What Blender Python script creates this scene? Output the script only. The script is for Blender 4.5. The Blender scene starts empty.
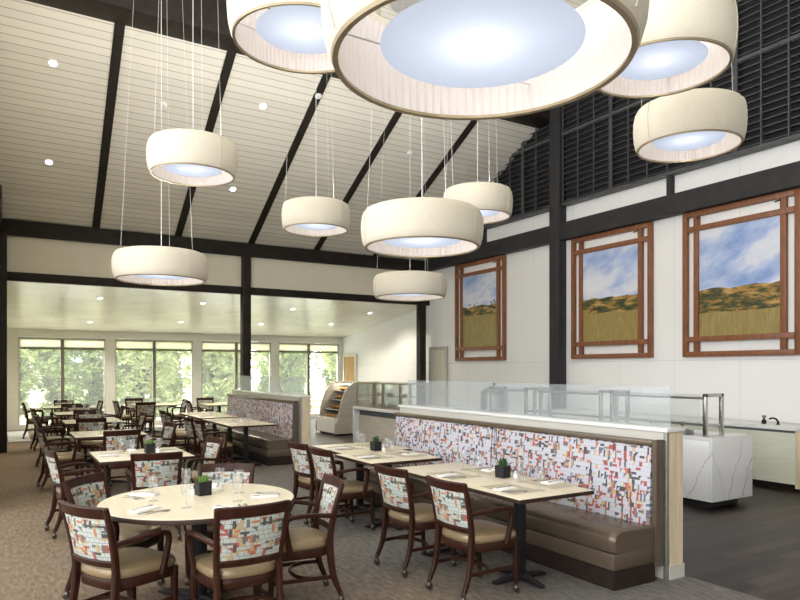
import bpy, bmesh, math, random
from mathutils import Vector, Matrix
random.seed(7)
R = math.radians
PI = math.pi
scn = bpy.context.scene
col = scn.collection

# ------------------------------------------------------------------ helpers
class MB:
    """collects shapes into one mesh"""
    def __init__(s):
        s.bm = bmesh.new()
    def faces(s, verts, faces, smooth=False):
        vs = [s.bm.verts.new(v) for v in verts]
        for f in faces:
            try:
                fc = s.bm.faces.new([vs[i] for i in f])
                fc.smooth = smooth
            except ValueError:
                pass
        return vs
    def box(s, a, b, bev=0.0, seg=2):
        x0, y0, z0 = a; x1, y1, z1 = b
        t = bmesh.new()
        vs = [t.verts.new(p) for p in ((x0,y0,z0),(x1,y0,z0),(x1,y1,z0),(x0,y1,z0),(x0,y0,z1),(x1,y0,z1),(x1,y1,z1),(x0,y1,z1))]
        for f in ((0,3,2,1),(4,5,6,7),(0,1,5,4),(1,2,6,5),(2,3,7,6),(3,0,4,7)):
            t.faces.new([vs[i] for i in f])
        if bev > 0:
            r = bmesh.ops.bevel(t, geom=list(t.edges), offset=bev, segments=seg, profile=0.5, affect='EDGES')
            for f in r['faces']: f.smooth = True
        s.merge(t)
        return s
    def merge(s, t, M=None):
        mp = {}
        for v in t.verts:
            mp[v] = s.bm.verts.new(M @ v.co if M else v.co)
        for f in t.faces:
            try:
                n = s.bm.faces.new([mp[v] for v in f.verts]); n.smooth = f.smooth
            except ValueError: pass
        t.free()
    def prism(s, pts, axis, a, b):
        """extrude a closed 2D outline along axis from a to b; pts in the other two axes in order"""
        def mk(p, h):
            if axis == 'x': return (h, p[0], p[1])
            if axis == 'y': return (p[0], h, p[1])
            return (p[0], p[1], h)
        n = len(pts)
        v = [mk(p, a) for p in pts] + [mk(p, b) for p in pts]
        f = [list(range(n))[::-1], list(range(n, 2*n))]
        for i in range(n):
            j = (i+1) % n
            f.append([i, j, n+j, n+i])
        s.faces(v, f)
        return s
    def lathe(s, prof, n=32, c=(0,0,0), a0=0, a1=2*PI, wob=None):
        """prof: list of (r, z)"""
        full = abs(a1-a0-2*PI) < 1e-6
        m = n if full else n+1
        rings = []
        for (r, z) in prof:
            if r < 1e-6:
                rings.append([s.bm.verts.new((c[0], c[1], c[2]+z))])
            else:
                ring = []
                for i in range(m):
                    a = a0 + (a1-a0)*i/n
                    rr = r*(wob(a) if wob else 1)
                    ring.append(s.bm.verts.new((c[0]+rr*math.cos(a), c[1]+rr*math.sin(a), c[2]+z)))
                rings.append(ring)
        for k in range(len(rings)-1):
            A, B = rings[k], rings[k+1]
            for i in range(n):
                j = (i+1) % m
                if len(A) == 1 and len(B) == 1: continue
                if len(A) == 1: f = [A[0], B[j], B[i]]
                elif len(B) == 1: f = [A[i], A[j], B[0]]
                else: f = [A[i], A[j], B[j], B[i]]
                try:
                    fc = s.bm.faces.new(f); fc.smooth = True
                except ValueError: pass
        return s
    def cyl(s, p, q, r, n=12, r2=None):
        p = Vector(p); q = Vector(q); d = q-p
        z = d.normalized()
        x = z.orthogonal().normalized(); y = z.cross(x)
        r2 = r if r2 is None else r2
        v = []
        for (o, rr) in ((p, r), (q, r2)):
            for i in range(n):
                a = 2*PI*i/n
                v.append(o + x*(rr*math.cos(a)) + y*(rr*math.sin(a)))
        vs = [s.bm.verts.new(c) for c in v]
        for i in range(n):
            j = (i+1) % n
            f = s.bm.faces.new([vs[i], vs[j], vs[n+j], vs[n+i]]); f.smooth = True
        s.bm.faces.new(vs[:n][::-1]); s.bm.faces.new(vs[n:])
        return s
    def sweep(s, path, side, w, h, sub=6, ch=0.25):
        """rounded rectangular bar along a smooth path. side: axis of size w; h: other size. w,h numbers or lists per path point"""
        P = [Vector(p) for p in path]
        n = len(P)
        W = w if isinstance(w, (list, tuple)) else [w]*n
        H = h if isinstance(h, (list, tuple)) else [h]*n
        pts = []
        if n == 2: sub = 1
        for i in range(n-1):
            p0 = P[max(i-1, 0)]; p1 = P[i]; p2 = P[i+1]; p3 = P[min(i+2, n-1)]
            for k in range(sub):
                t = k/sub
                c = 0.5*((2*p1) + (p2-p0)*t + (2*p0-5*p1+4*p2-p3)*t*t + (3*p1-p0-3*p2+p3)*t**3)
                pts.append((c, W[i]+(W[i+1]-W[i])*t, H[i]+(H[i+1]-H[i])*t))
        pts.append((P[-1], W[-1], H[-1]))
        side = Vector(side)
        rings = []
        for i, (c, ww, hh) in enumerate(pts):
            T = (pts[min(i+1, len(pts)-1)][0] - pts[max(i-1, 0)][0]).normalized()
            A = (side - T*side.dot(T)).normalized()
            B = T.cross(A)
            a = ww/2; b = hh/2; c1 = min(a, b)*ch*2
            ring = [s.bm.verts.new(c + A*u + B*v) for (u, v) in ((a-c1,-b),(a,-b+c1),(a,b-c1),(a-c1,b),(-a+c1,b),(-a,b-c1),(-a,-b+c1),(-a+c1,-b))]
            rings.append(ring)
        for k in range(len(rings)-1):
            for i in range(8):
                j = (i+1) % 8
                f = s.bm.faces.new([rings[k][i], rings[k][j], rings[k+1][j], rings[k+1][i]])
                f.smooth = True
        s.bm.faces.new(rings[0][::-1]); s.bm.faces.new(rings[-1])
        return s
    def loft(s, rings, smooth=True, cap=True):
        rs = [[s.bm.verts.new(p) for p in r] for r in rings]
        n = len(rs[0])
        for k in range(len(rs)-1):
            for i in range(n):
                j = (i+1) % n
                f = s.bm.faces.new([rs[k][i], rs[k][j], rs[k+1][j], rs[k+1][i]]); f.smooth = smooth
        if cap:
            s.bm.faces.new(rs[0][::-1]); f = s.bm.faces.new(rs[-1]); f.smooth = smooth
        return s
    def build(s, name, mat, parent=None, loc=None):
        bmesh.ops.recalc_face_normals(s.bm, faces=list(s.bm.faces))
        me = bpy.data.meshes.new(name)
        s.bm.to_mesh(me); s.bm.free()
        if mat: me.materials.append(mat)
        try:
            me.set_sharp_from_angle(angle=R(42))
        except Exception: pass
        o = bpy.data.objects.new(name, me)
        col.objects.link(o)
        if parent: o.parent = parent
        if loc: o.location = loc
        return o

def box(name, mat, a, b, parent=None, bev=0.0):
    return MB().box(a, b, bev).build(name, mat, parent)
def empty(name, loc=(0,0,0), rz=0):
    o = bpy.data.objects.new(name, None); col.objects.link(o)
    o.location = loc; o.rotation_euler = (0, 0, rz); o.empty_display_size = 0.1
    return o
def tag(o, label, cat, group=None, kind=None):
    o['label'] = label; o['category'] = cat
    if group: o['group'] = group
    if kind: o['kind'] = kind
    return o
def struct(o):
    o['kind'] = 'structure'; return o
def copy_tree(o, parent=None):
    c = o.copy(); col.objects.link(c)
    if parent: c.parent = parent
    for ch in list(o.children): copy_tree(ch, c)
    return c
def place(proto, loc, rz, label, first=[None]):
    """first use moves the prototype itself, later uses copy it"""
    o = proto if 'placed' not in used.get(proto.name, ()) else copy_tree(proto)
    used[proto.name] = ('placed',)
    o.location = loc; o.rotation_euler = (0, 0, rz); o['label'] = label
    return o
used = {}

# ------------------------------------------------------------------ materials
class N:
    def __init__(s, m):
        s.nt = m.node_tree
    def n(s, t, **kw):
        x = s.nt.nodes.new(t)
        for k, v in kw.items(): setattr(x, k, v)
        return x
    def put(s, sock, v):
        if v is None: return
        if hasattr(v, 'is_output'): s.nt.links.new(v, sock)
        else: sock.default_value = v
    def m(s, op, a, b=None, c=None):
        x = s.n('ShaderNodeMath', operation=op)
        s.put(x.inputs[0], a); s.put(x.inputs[1], b); s.put(x.inputs[2], c)
        return x.outputs[0]
    def xyz(s, kind='Object'):
        tc = s.n('ShaderNodeTexCoord'); sp = s.n('ShaderNodeSeparateXYZ')
        s.nt.links.new(tc.outputs[kind], sp.inputs[0])
        return sp.outputs
    def vec(s, a, b, c=0.0):
        x = s.n('ShaderNodeCombineXYZ')
        for i, v in enumerate((a, b, c)): s.put(x.inputs[i], v)
        return x.outputs[0]
    def white(s, v):
        x = s.n('ShaderNodeTexWhiteNoise', noise_dimensions='3D')
        s.put(x.inputs['Vector'], v); return x.outputs['Value']
    def noise(s, v, scale, detail=3, rough=.5):
        x = s.n('ShaderNodeTexNoise')
        s.put(x.inputs['Vector'], v); x.inputs['Scale'].default_value = scale
        x.inputs['Detail'].default_value = detail; x.inputs['Roughness'].default_value = rough
        return x.outputs[0]
    def ramp(s, v, stops, interp='LINEAR'):
        x = s.n('ShaderNodeValToRGB'); cr = x.color_ramp; cr.interpolation = interp
        while len(cr.elements) > 1: cr.elements.remove(cr.elements[0])
        cr.elements[0].position = stops[0][0]; cr.elements[0].color = (*stops[0][1], 1)
        for p, c in stops[1:]:
            e = cr.elements.new(p); e.color = (*c, 1)
        s.put(x.inputs[0], v); return x.outputs[0]
    def mix(s, f, a, b):
        x = s.n('ShaderNodeMix', data_type='RGBA')
        s.put(x.inputs[0], f)
        s.put(x.inputs[6], a if hasattr(a, 'is_output') else (*a, 1))
        s.put(x.inputs[7], b if hasattr(b, 'is_output') else (*b, 1))
        return x.outputs[2]
def newmat(name, rough=.5, metal=0, color=(.8,.8,.8), spec=.5):
    m = bpy.data.materials.new(name); m.use_nodes = True
    b = m.node_tree.nodes['Principled BSDF']
    b.inputs['Base Color'].default_value = (*color, 1)
    b.inputs['Roughness'].default_value = rough
    b.inputs['Metallic'].default_value = metal
    b.inputs['Specular IOR Level'].default_value = spec
    return m, b, N(m)
def noisy(name, color, rough=.5, metal=0, amt=.12, scale=12, stretch=(1,1,1), bump=0, spec=.5, space='Object'):
    """base colour with a gentle noise variation"""
    m, b, n = newmat(name, rough, metal, color, spec)
    x = n.xyz(space)
    v = n.vec(n.m('MULTIPLY', x[0], stretch[0]), n.m('MULTIPLY', x[1], stretch[1]), n.m('MULTIPLY', x[2], stretch[2]))
    f = n.noise(v, scale, 4)
    d = tuple(c*(1-amt) for c in color); l = tuple(min(1, c*(1+amt)) for c in color)
    c = n.ramp(f, [(.3, d), (.7, l)])
    n.put(b.inputs['Base Color'], c)
    if bump:
        bp = n.n('ShaderNodeBump'); bp.inputs['Strength'].default_value = bump; bp.inputs['Distance'].default_value = .01
        n.put(bp.inputs['Height'], f); n.put(b.inputs['Normal'], bp.outputs[0])
    return m

def fabric(name, ax, base, line, su, sv, pal, dens):
    """woven block pattern: staggered coloured rectangles and half-cut blocks over a pale ground"""
    m, b, n = newmat(name, .75, 0, base, .25)
    x = n.xyz('Object')
    u0, v0 = x[ax[0]], x[ax[1]]
    def layer(su, sv, seed, thr, tri):
        v = n.m('MULTIPLY', v0, sv); vf = n.m('FLOOR', v)
        off = n.white(n.vec(vf, seed, seed*1.7))
        u = n.m('ADD', n.m('MULTIPLY', u0, su), n.m('MULTIPLY', off, 3.0)); uf = n.m('FLOOR', u)
        w = n.white(n.vec(uf, vf, seed)); w2 = n.white(n.vec(uf, vf, seed+5.3))
        mask = n.m('GREATER_THAN', w2, thr)
        fu = n.m('SUBTRACT', u, uf); fv = n.m('SUBTRACT', v, vf)
        if tri:
            half = n.m('GREATER_THAN', n.m('ADD', fu, fv), 1.0)
            sel = n.m('GREATER_THAN', n.white(n.vec(uf, vf, seed+9.1)), .55)
            mask = n.m('MULTIPLY', mask, n.m('MAXIMUM', half, sel))
        c = n.ramp(w, pal, 'CONSTANT')
        ln = n.m('MAXIMUM', n.m('LESS_THAN', fu, .09), n.m('LESS_THAN', fv, .12))
        return c, mask, ln
    c1, m1, l1 = layer(su, sv, 1.0, dens, True)
    c2, m2, l2 = layer(su*.62, sv*1.9, 2.3, dens+.08, False)
    c3, m3, l3 = layer(su*1.7, sv*.6, 4.1, dens+.1, False)
    c = n.mix(n.m('MULTIPLY', l1, .75), base, line)
    c = n.mix(m1, c, c1); c = n.mix(m2, c, c2); c = n.mix(m3, c, c3)
    fine = n.noise(n.vec(n.m('MULTIPLY', u0, 1.0), v0, 0.0), 500, 1)
    c = n.mix(n.m('MULTIPLY', fine, .12), c, (.9,.9,.9))
    n.put(b.inputs['Base Color'], c)
    return m

PAL = [(0,(.035,.03,.035)), (.28,(.33,.045,.028)), (.50,(.45,.15,.05)), (.61,(.50,.33,.14)), (.72,(.22,.17,.14)), (.84,(.09,.10,.14))]
PALC = [(0,(.03,.028,.025)), (.30,(.34,.045,.028)), (.56,(.42,.15,.05)), (.68,(.42,.31,.16)), (.84,(.10,.105,.08))]
M = {}
M['chair_fabric'] = fabric('chair_fabric', (0,2), (.44,.49,.45), (.09,.11,.10), 29, 34, PALC, .74)
M['booth_fabric'] = fabric('booth_fabric', (1,2), (.50,.50,.56), (.33,.33,.38), 34, 27, PAL, .765)
M['wood_dark'] = noisy('wood_dark', (.034,.0115,.0065), .40, 0, .35, 9, (3,3,.5), spec=.2)
M['vinyl_tan'] = noisy('vinyl_tan', (.29,.21,.12), .33, .25, .06, 60, bump=.05)
M['vinyl_bronze'] = noisy('vinyl_bronze', (.125,.094,.064), .27, .25, .08, 50, bump=.05)
M['piping'] = noisy('piping', (.10,.077,.055), .4)
M['trim_metal'] = noisy('trim_metal', (.30,.29,.27), .5, .6)
M['brass'] = noisy('brass', (.55,.38,.16), .3, 1)
M['steel'] = noisy('steel', (.45,.44,.43), .25, 1, .06)
M['caster'] = noisy('caster', (.10,.085,.07), .3, .7)
M['laminate'] = noisy('laminate', (.74,.66,.50), .28, 0, .07, 5, (6,.6,1), spec=.5)
M['table_edge'] = noisy('table_edge', (.036,.021,.014), .45, 0, .3, 10, spec=.25)
M['black_metal'] = noisy('black_metal', (.016,.015,.016), .45, 0, spec=.25)
M['black_plastic'] = noisy('black_plastic', (.018,.018,.019), .5, spec=.25)
M['napkin'] = noisy('napkin', (.84,.83,.79), .8, 0, .05, 20)
M['white_paint'] = noisy('white_paint', (.80,.80,.79), .6, 0, .015, 3)
M['cream_paint'] = noisy('cream_paint', (.78,.73,.59), .6, 0, .03, 2)
M['beam'] = noisy('beam', (.024,.019,.016), .55, 0, .25, 5, spec=.2)
M['louver'] = noisy('louver', (.075,.075,.080), .45, .2, .15, 6)
M['beam_grey_lit'] = noisy('beam_grey_lit', (.036,.035,.037), .55, 0, .15, 5, spec=.25)  # beam timber made greyer and lighter: light on right wall put into colour
M['black'] = noisy('black', (.006,.006,.007), .8)
M['maple'] = noisy('maple', (.66,.55,.38), .42, 0, .12, 6, (4,4,.4))
M['partition_white'] = noisy('partition_white', (.54,.52,.46), .45, 0, .02, 3)
M['stone_white'] = noisy('stone_white', (.72,.72,.70), .2, 0, .02, 3)
M['oak_panel'] = noisy('oak_panel', (.56,.51,.42), .45, 0, .1, 5, (.5,.5,5))
M['cream_panel'] = noisy('cream_panel', (.68,.69,.58), .4, 0, .05, 4, (.5,.5,6))
M['plinth'] = noisy('plinth', (.024,.016,.013), .55, spec=.2)
M['frame_wood'] = noisy('frame_wood', (.23,.088,.038), .4, 0, .2, 8, (3,3,.6))
M['door_wood'] = noisy('door_wood', (.50,.30,.12), .45, 0, .2, 6, (4,4,.5))
M['door_cream'] = noisy('door_cream', (.68,.64,.54), .5, 0, .02)
M['grey_frame'] = noisy('grey_frame', (.46,.45,.40), .5)
M['mullion_dark'] = noisy('mullion_dark', (.19,.175,.145), .45)
M['window_paint'] = noisy('window_paint', (.78,.78,.72), .5, 0, .03)
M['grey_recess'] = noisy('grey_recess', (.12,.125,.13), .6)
M['shade'] = noisy('shade', (.66,.61,.50), .8, 0, .03, 40)
M['rim_bronze'] = noisy('rim_bronze', (.33,.27,.17), .4, .5)
M['cable'] = noisy('cable', (.72,.72,.70), .35, .6)
M['bread'] = noisy('bread', (.45,.24,.08), .7, 0, .3, 30)
M['greens'] = noisy('greens', (.12,.25,.05), .7, 0, .4, 30)
M['plate'] = noisy('plate', (.82,.82,.8), .25)
M['bark'] = noisy('bark', (.10,.07,.05), .9, 0, .3, 12, bump=.4)
M['soil'] = noisy('soil', (.06,.045,.03), .9, 0, .3, 40)
M['patch_grey'] = noisy('patch_grey', (.62,.63,.64), .7, 0, .1, 20)
M['steel_dark'] = noisy('steel_dark', (.30,.30,.31), .35, 1, .1)
M['salt'] = noisy('salt', (.8,.8,.78), .6)
M['concrete'] = noisy('concrete', (.70,.69,.64), .8, 0, .1, 3)

def glass(name, tint, white=0.0, rough=.02, refl=1.0):
    m = bpy.data.materials.new(name); m.use_nodes = True
    nt = m.node_tree; nt.nodes.clear(); n = N(m)
    out = n.n('ShaderNodeOutputMaterial'); tr = n.n('ShaderNodeBsdfTransparent'); gl = n.n('ShaderNodeBsdfGlossy')
    tr.inputs[0].default_value = (*tint, 1); gl.inputs['Roughness'].default_value = rough
    lw = n.n('ShaderNodeLayerWeight'); lw.inputs['Blend'].default_value = .5
    fr = n.m('MULTIPLY_ADD', n.m('POWER', lw.outputs['Facing'], 4.0), .7, .045)
    mx = n.n('ShaderNodeMixShader')
    n.put(mx.inputs[0], n.m('MULTIPLY', fr, refl)); nt.links.new(tr.outputs[0], mx.inputs[1]); nt.links.new(gl.outputs[0], mx.inputs[2])
    last = mx.outputs[0]
    if white:
        df = n.n('ShaderNodeBsdfDiffuse'); df.inputs[0].default_value = (.86,.90,.93,1)
        tl = n.n('ShaderNodeBsdfTranslucent'); tl.inputs[0].default_value = (.86,.90,.93,1)
        md = n.n('ShaderNodeMixShader'); md.inputs[0].default_value = .5
        nt.links.new(df.outputs[0], md.inputs[1]); nt.links.new(tl.outputs[0], md.inputs[2])
        m2 = n.n('ShaderNodeMixShader'); m2.inputs[0].default_value = white
        nt.links.new(last, m2.inputs[1]); nt.links.new(md.outputs[0], m2.inputs[2]); last = m2.outputs[0]
    nt.links.new(last, out.inputs[0])
    return m
M['glass'] = glass('glass', (.97,.98,.97), refl=.7)
M['drink_glass'] = glass('drink_glass', (.985,.99,.99), .05, refl=.95)
M['frosted'] = glass('frosted', (.95,.975,.985), .2, .05, .5)
M['guard_glass'] = glass('guard_glass', (.975,.99,.985), .05, .02, 1.0)
M['pane'] = glass('pane', (.98,.99,.98), .05, .02, .5)

def emis(name, color, s):
    m, b, n = newmat(name, .5, 0, color)
    b.inputs['Emission Color'].default_value = (*color, 1); b.inputs['Emission Strength'].default_value = s
    return m
M['lamp_face'] = emis('lamp_face', (1,.93,.78), 14)
def diffuser():
    m = bpy.data.materials.new('diffuser'); m.use_nodes = True
    nt = m.node_tree; nt.nodes.clear(); n = N(m)
    out = n.n('ShaderNodeOutputMaterial')
    tl = n.n('ShaderNodeBsdfTranslucent'); tl.inputs[0].default_value = (.70,.72,.76,1)
    df = n.n('ShaderNodeBsdfDiffuse'); df.inputs[0].default_value = (.40,.46,.56,1)
    em = n.n('ShaderNodeEmission'); em.inputs[0].default_value = (.70,.80,1,1); em.inputs[1].default_value = .25
    mx = n.n('ShaderNodeMixShader'); mx.inputs[0].default_value = .5
    nt.links.new(tl.outputs[0], mx.inputs[1]); nt.links.new(df.outputs[0], mx.inputs[2])
    ad = n.n('ShaderNodeAddShader'); nt.links.new(mx.outputs[0], ad.inputs[0]); nt.links.new(em.outputs[0], ad.inputs[1])
    nt.links.new(ad.outputs[0], out.inputs[0]); return m
M['diffuser'] = diffuser()
def lining():
    m = bpy.data.materials.new('lining'); m.use_nodes = True
    nt = m.node_tree; nt.nodes.clear(); n = N(m)
    out = n.n('ShaderNodeOutputMaterial')
    df = n.n('ShaderNodeBsdfDiffuse'); df.inputs[0].default_value = (.74,.69,.68,1)
    tl = n.n('ShaderNodeBsdfTranslucent'); tl.inputs[0].default_value = (.86,.83,.78,1)
    mx = n.n('ShaderNodeMixShader'); mx.inputs[0].default_value = .2
    nt.links.new(df.outputs[0], mx.inputs[1]); nt.links.new(tl.outputs[0], mx.inputs[2]); nt.links.new(mx.outputs[0], out.inputs[0]); return m
M['lining'] = lining()

def leafmat(name, c1, c2, trans=.5):
    m = bpy.data.materials.new(name); m.use_nodes = True
    nt = m.node_tree; nt.nodes.clear(); n = N(m)
    out = n.n('ShaderNodeOutputMaterial'); x = n.xyz('Object')
    f = n.noise(n.vec(x[0], x[1], x[2]), 2.2, 4)
    c = n.ramp(f, [(.3, c1), (.7, c2)])
    df = n.n('ShaderNodeBsdfDiffuse'); tl = n.n('ShaderNodeBsdfTranslucent')
    n.put(df.inputs[0], c); n.put(tl.inputs[0], c)
    mx = n.n('ShaderNodeMixShader'); mx.inputs[0].default_value = trans
    nt.links.new(df.outputs[0], mx.inputs[1]); nt.links.new(tl.outputs[0], mx.inputs[2]); nt.links.new(mx.outputs[0], out.inputs[0])
    return m
M['blind'] = leafmat('blind', (.88,.86,.74), (.92,.90,.80), .85)
M['leaf_light'] = leafmat('leaf_light', (.30,.35,.14), (.54,.59,.31))
M['leaf_mid'] = leafmat('leaf_mid', (.18,.24,.09), (.42,.48,.22))
M['succulent'] = leafmat('succulent', (.10,.20,.05), (.25,.40,.12), .25)
M['succulent_dark'] = leafmat('succulent_dark', (.03,.07,.03), (.09,.16,.07), .2)

def carpet():
    m, b, n = newmat('carpet', .95, 0, spec=.1)
    x = n.xyz('Object')
    v = n.vec(n.m('MULTIPLY', x[0], 1.0), n.m('MULTIPLY', x[1], 1.0), 0.0)
    cu = n.m('FLOOR', n.m('MULTIPLY', x[0], 34)); cv = n.m('FLOOR', n.m('MULTIPLY', n.m('ADD', x[1], n.m('MULTIPLY', n.noise(v, 3.0, 2), .3)), 11))
    w = n.white(n.vec(n.m('ADD', cu, n.m('MULTIPLY', n.noise(v, 9, 2), 3.0)), cv, 0.0))
    f = n.m('ADD', n.m('MULTIPLY', w, .5), n.m('MULTIPLY', n.noise(n.vec(x[0], n.m('MULTIPLY', x[1], .3), 0.0), 30, 3, .6), .5))
    tan = n.ramp(f, [(.25, (.085,.058,.040)), (.5, (.25,.185,.128)), (.75, (.50,.40,.29))])
    gry = n.ramp(f, [(.25, (.060,.056,.054)), (.5, (.185,.172,.158)), (.75, (.38,.36,.33))])
    big = n.noise(v, .45, 2)
    sel = n.ramp(n.m('ADD', big, n.m('MULTIPLY', n.m('SUBTRACT', x[0], 1.6), .10)), [(.42, (0,0,0)), (.72, (1,1,1))])
    c = n.mix(sel, tan, gry)
    n.put(b.inputs['Base Color'], c)
    bp = n.n('ShaderNodeBump'); bp.inputs['Strength'].default_value = .5; bp.inputs['Distance'].default_value = .006
    n.put(bp.inputs['Height'], f); n.put(b.inputs['Normal'], bp.outputs[0])
    return m
M['carpet'] = carpet()
def planks(name, along, wdt, ln, cols, rough, gap=.012):
    m, b, n = newmat(name, rough, 0)
    x = n.xyz('Object'); a, p = (x[1], x[0]) if along == 'y' else (x[0], x[1])
    pv = n.m('DIVIDE', p, wdt); pf = n.m('FLOOR', pv)
    av = n.m('ADD', n.m('DIVIDE', a, ln), n.m('MULTIPLY', n.white(n.vec(pf, 1.0, 2.0)), 5.0)); af = n.m('FLOOR', av)
    w = n.white(n.vec(pf, af, .5))
    g = n.noise(n.vec(n.m('MULTIPLY', p, 22.0), n.m('MULTIPLY', a, 1.2), w), 1.0, 5, .6)
    c = n.ramp(n.m('ADD', n.m('MULTIPLY', w, .45), n.m('MULTIPLY', g, .55)), cols)
    e = n.m('MAXIMUM', n.m('LESS_THAN', n.m('SUBTRACT', pv, pf), gap/wdt*.4), n.m('LESS_THAN', n.m('SUBTRACT', av, af), gap/ln*.4))
    c = n.mix(n.m('MULTIPLY', e, .7), c, tuple(q*.25 for q in cols[0][1]))
    n.put(b.inputs['Base Color'], c); return m
M['floor_wood'] = planks('floor_wood', 'x', .14, 1.2, [(.32,(.010,.007,.006)), (.5,(.026,.018,.015)), (.72,(.062,.044,.036))], .42)

def boards(name, color, axis, pitch, amt=.35, gap=.07, extra=.05):
    m, b, n = newmat(name, .55, 0, color)
    x = n.xyz('Object')
    v = n.m('DIVIDE', x[axis], pitch); f = n.m('FRACT', v)
    g = n.m('LESS_THAN', f, gap)
    w = n.white(n.vec(n.m('FLOOR', v), 0.0, 0.0))
    nz = n.noise(n.vec(n.m('MULTIPLY', x[0], .6), n.m('MULTIPLY', x[1], 8.0), x[2]), 1.0, 3)
    k = n.m('ADD', n.m('MULTIPLY', w, .5), n.m('MULTIPLY', nz, .5))
    c = n.ramp(k, [(.2, tuple(q*(1-extra) for q in color)), (.8, tuple(q*(1+extra) for q in color))])
    c = n.mix(n.m('MULTIPLY', g, amt), c, tuple(q*.25 for q in color))
    n.put(b.inputs['Base Color'], c); return m
M['ceiling_boards'] = boards('ceiling_boards', (.75,.72,.625), 1, .132, .6, .10)
def annex_ceiling():
    m, b, n = newmat('annex_ceiling', .22, 0, spec=.6)
    x = n.xyz('Object')
    g = n.noise(n.vec(n.m('MULTIPLY', x[0], 1.2), n.m('MULTIPLY', x[1], 9.0), 0.0), 1.0, 5, .65)
    g2 = n.noise(n.vec(x[0], x[1], 0.0), 1.1, 3)
    c = n.ramp(n.m('ADD', n.m('MULTIPLY', g, .6), n.m('MULTIPLY', g2, .4)), [(.3, (.60,.61,.48)), (.7, (.84,.85,.72))])
    s = n.m('LESS_THAN', n.m('FRACT', n.m('DIVIDE', x[0], 1.22)), .006)
    c = n.mix(n.m('MULTIPLY', s, .5), c, (.3,.3,.22))
    n.put(b.inputs['Base Color'], c); return m
M['annex_ceiling'] = annex_ceiling()
def panel_wall():
    m, b, n = newmat('panel_wall', .5, 0)
    x = n.xyz('Object')
    s1 = n.m('LESS_THAN', n.m('FRACT', n.m('DIVIDE', n.m('ADD', x[1], .95), 1.22)), .007)
    s2 = n.m('LESS_THAN', n.m('ABSOLUTE', n.m('SUBTRACT', x[2], 1.83)), .006)
    c = n.mix(n.m('MULTIPLY', n.m('MAXIMUM', s1, s2), .35), (.87,.87,.87), (.4,.4,.4))
    n.put(b.inputs['Base Color'], c); return m
M['panel_wall'] = panel_wall()
def marble():
    m, b, n = newmat('marble', .18, 0)
    x = n.xyz('Object')
    wv = n.m('MULTIPLY', n.m('SUBTRACT', n.noise(n.vec(x[0], x[1], x[2]), 2.2, 5, .55), .5), .34)
    def vein(a, b_, c_, d):
        f = n.m('ADD', n.m('ADD', n.m('MULTIPLY', x[0], a), n.m('MULTIPLY', x[1], b_)), n.m('ADD', n.m('MULTIPLY', x[2], c_), d))
        return n.m('ABSOLUTE', n.m('ADD', f, wv))
    k = n.m('MINIMUM', vein(1, 0, -.42, .26), vein(1, 0, -.5, .02))
    k = n.m('MINIMUM', k, n.m('MULTIPLY', vein(1.2, 1, .5, 2.5), 1.6))
    k = n.m('MINIMUM', k, n.m('MULTIPLY', vein(1.0, 1, -.9, 2.3), 1.3))
    k = n.m('MINIMUM', k, n.m('MULTIPLY', vein(.5, 1, .8, .3), 1.2))
    c = n.ramp(k, [(0, (.38,.34,.31)), (.005, (.60,.58,.56)), (.013, (.78,.78,.78))])
    n.put(b.inputs['Base Color'], c); return m
M['marble'] = marble()

def landscape(name, hill, field, seed, lone=False):
    m, b, n = newmat(name, .35, 0)
    x = n.xyz('Generated'); u, v = n.m('ADD', n.m('MULTIPLY', x[1], -1.0), 1.0), x[2]
    us = n.m('ADD', u, seed)
    # sky
    cl = n.noise(n.vec(n.m('MULTIPLY', us, 1.3), n.m('ADD', n.m('MULTIPLY', v, 3.4), n.m('MULTIPLY', us, -.7)), seed), 1.2, 5, .55)
    sky = n.ramp(cl, [(.32, (.24,.36,.68)), (.44, (.42,.52,.78)), (.55, (.68,.72,.84)), (.75, (.80,.82,.87))])
    # hills
    ridge = n.m('ADD', hill, n.m('MULTIPLY', n.m('SUBTRACT', n.noise(n.vec(us, seed, 0.0), 3.0, 5), .5), .10))
    hn = n.noise(n.vec(n.m('MULTIPLY', us, 2.0), n.m('MULTIPLY', v, 9.0), seed), 2.4, 6, .65)
    hc = n.ramp(hn, [(.40, (.03,.045,.02)), (.49, (.11,.10,.035)), (.55, (.36,.20,.05)), (.7, (.60,.42,.16))])
    # field
    gn = n.noise(n.vec(n.m('MULTIPLY', us, 34.0), n.m('MULTIPLY', v, 7.0), seed), 1.0, 5, .8)
    fc = n.ramp(gn, [(.25, (.20,.16,.05)), (.5, (.32,.24,.085)), (.75, (.46,.36,.15))])
    fl = n.m('ADD', field, n.m('MULTIPLY', n.m('SUBTRACT', n.noise(n.vec(us, 3.0, seed), 2.0, 3), .5), .04))
    c = n.mix(n.m('LESS_THAN', v, ridge), sky, hc)
    if lone:
        tn = n.noise(n.vec(us, n.m('MULTIPLY', v, 1.2), 7.0), 16, 3)
        band = n.m('MULTIPLY', n.m('GREATER_THAN', v, n.m('SUBTRACT', ridge, .01)), n.m('LESS_THAN', v, n.m('ADD', ridge, .05)))
        tm = n.m('MULTIPLY', band, n.m('GREATER_THAN', tn, .60))
        c = n.mix(tm, c, (.03,.045,.03))
    c = n.mix(n.m('LESS_THAN', v, fl), c, fc)
    n.put(b.inputs['Base Color'], c); return m
M['art_a'] = landscape('art_a', .57, .44, 3.3, True)
M['art_b'] = landscape('art_b', .47, .31, 8.1)
M['art_c'] = landscape('art_c', .44, .22, 12.7)

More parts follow.
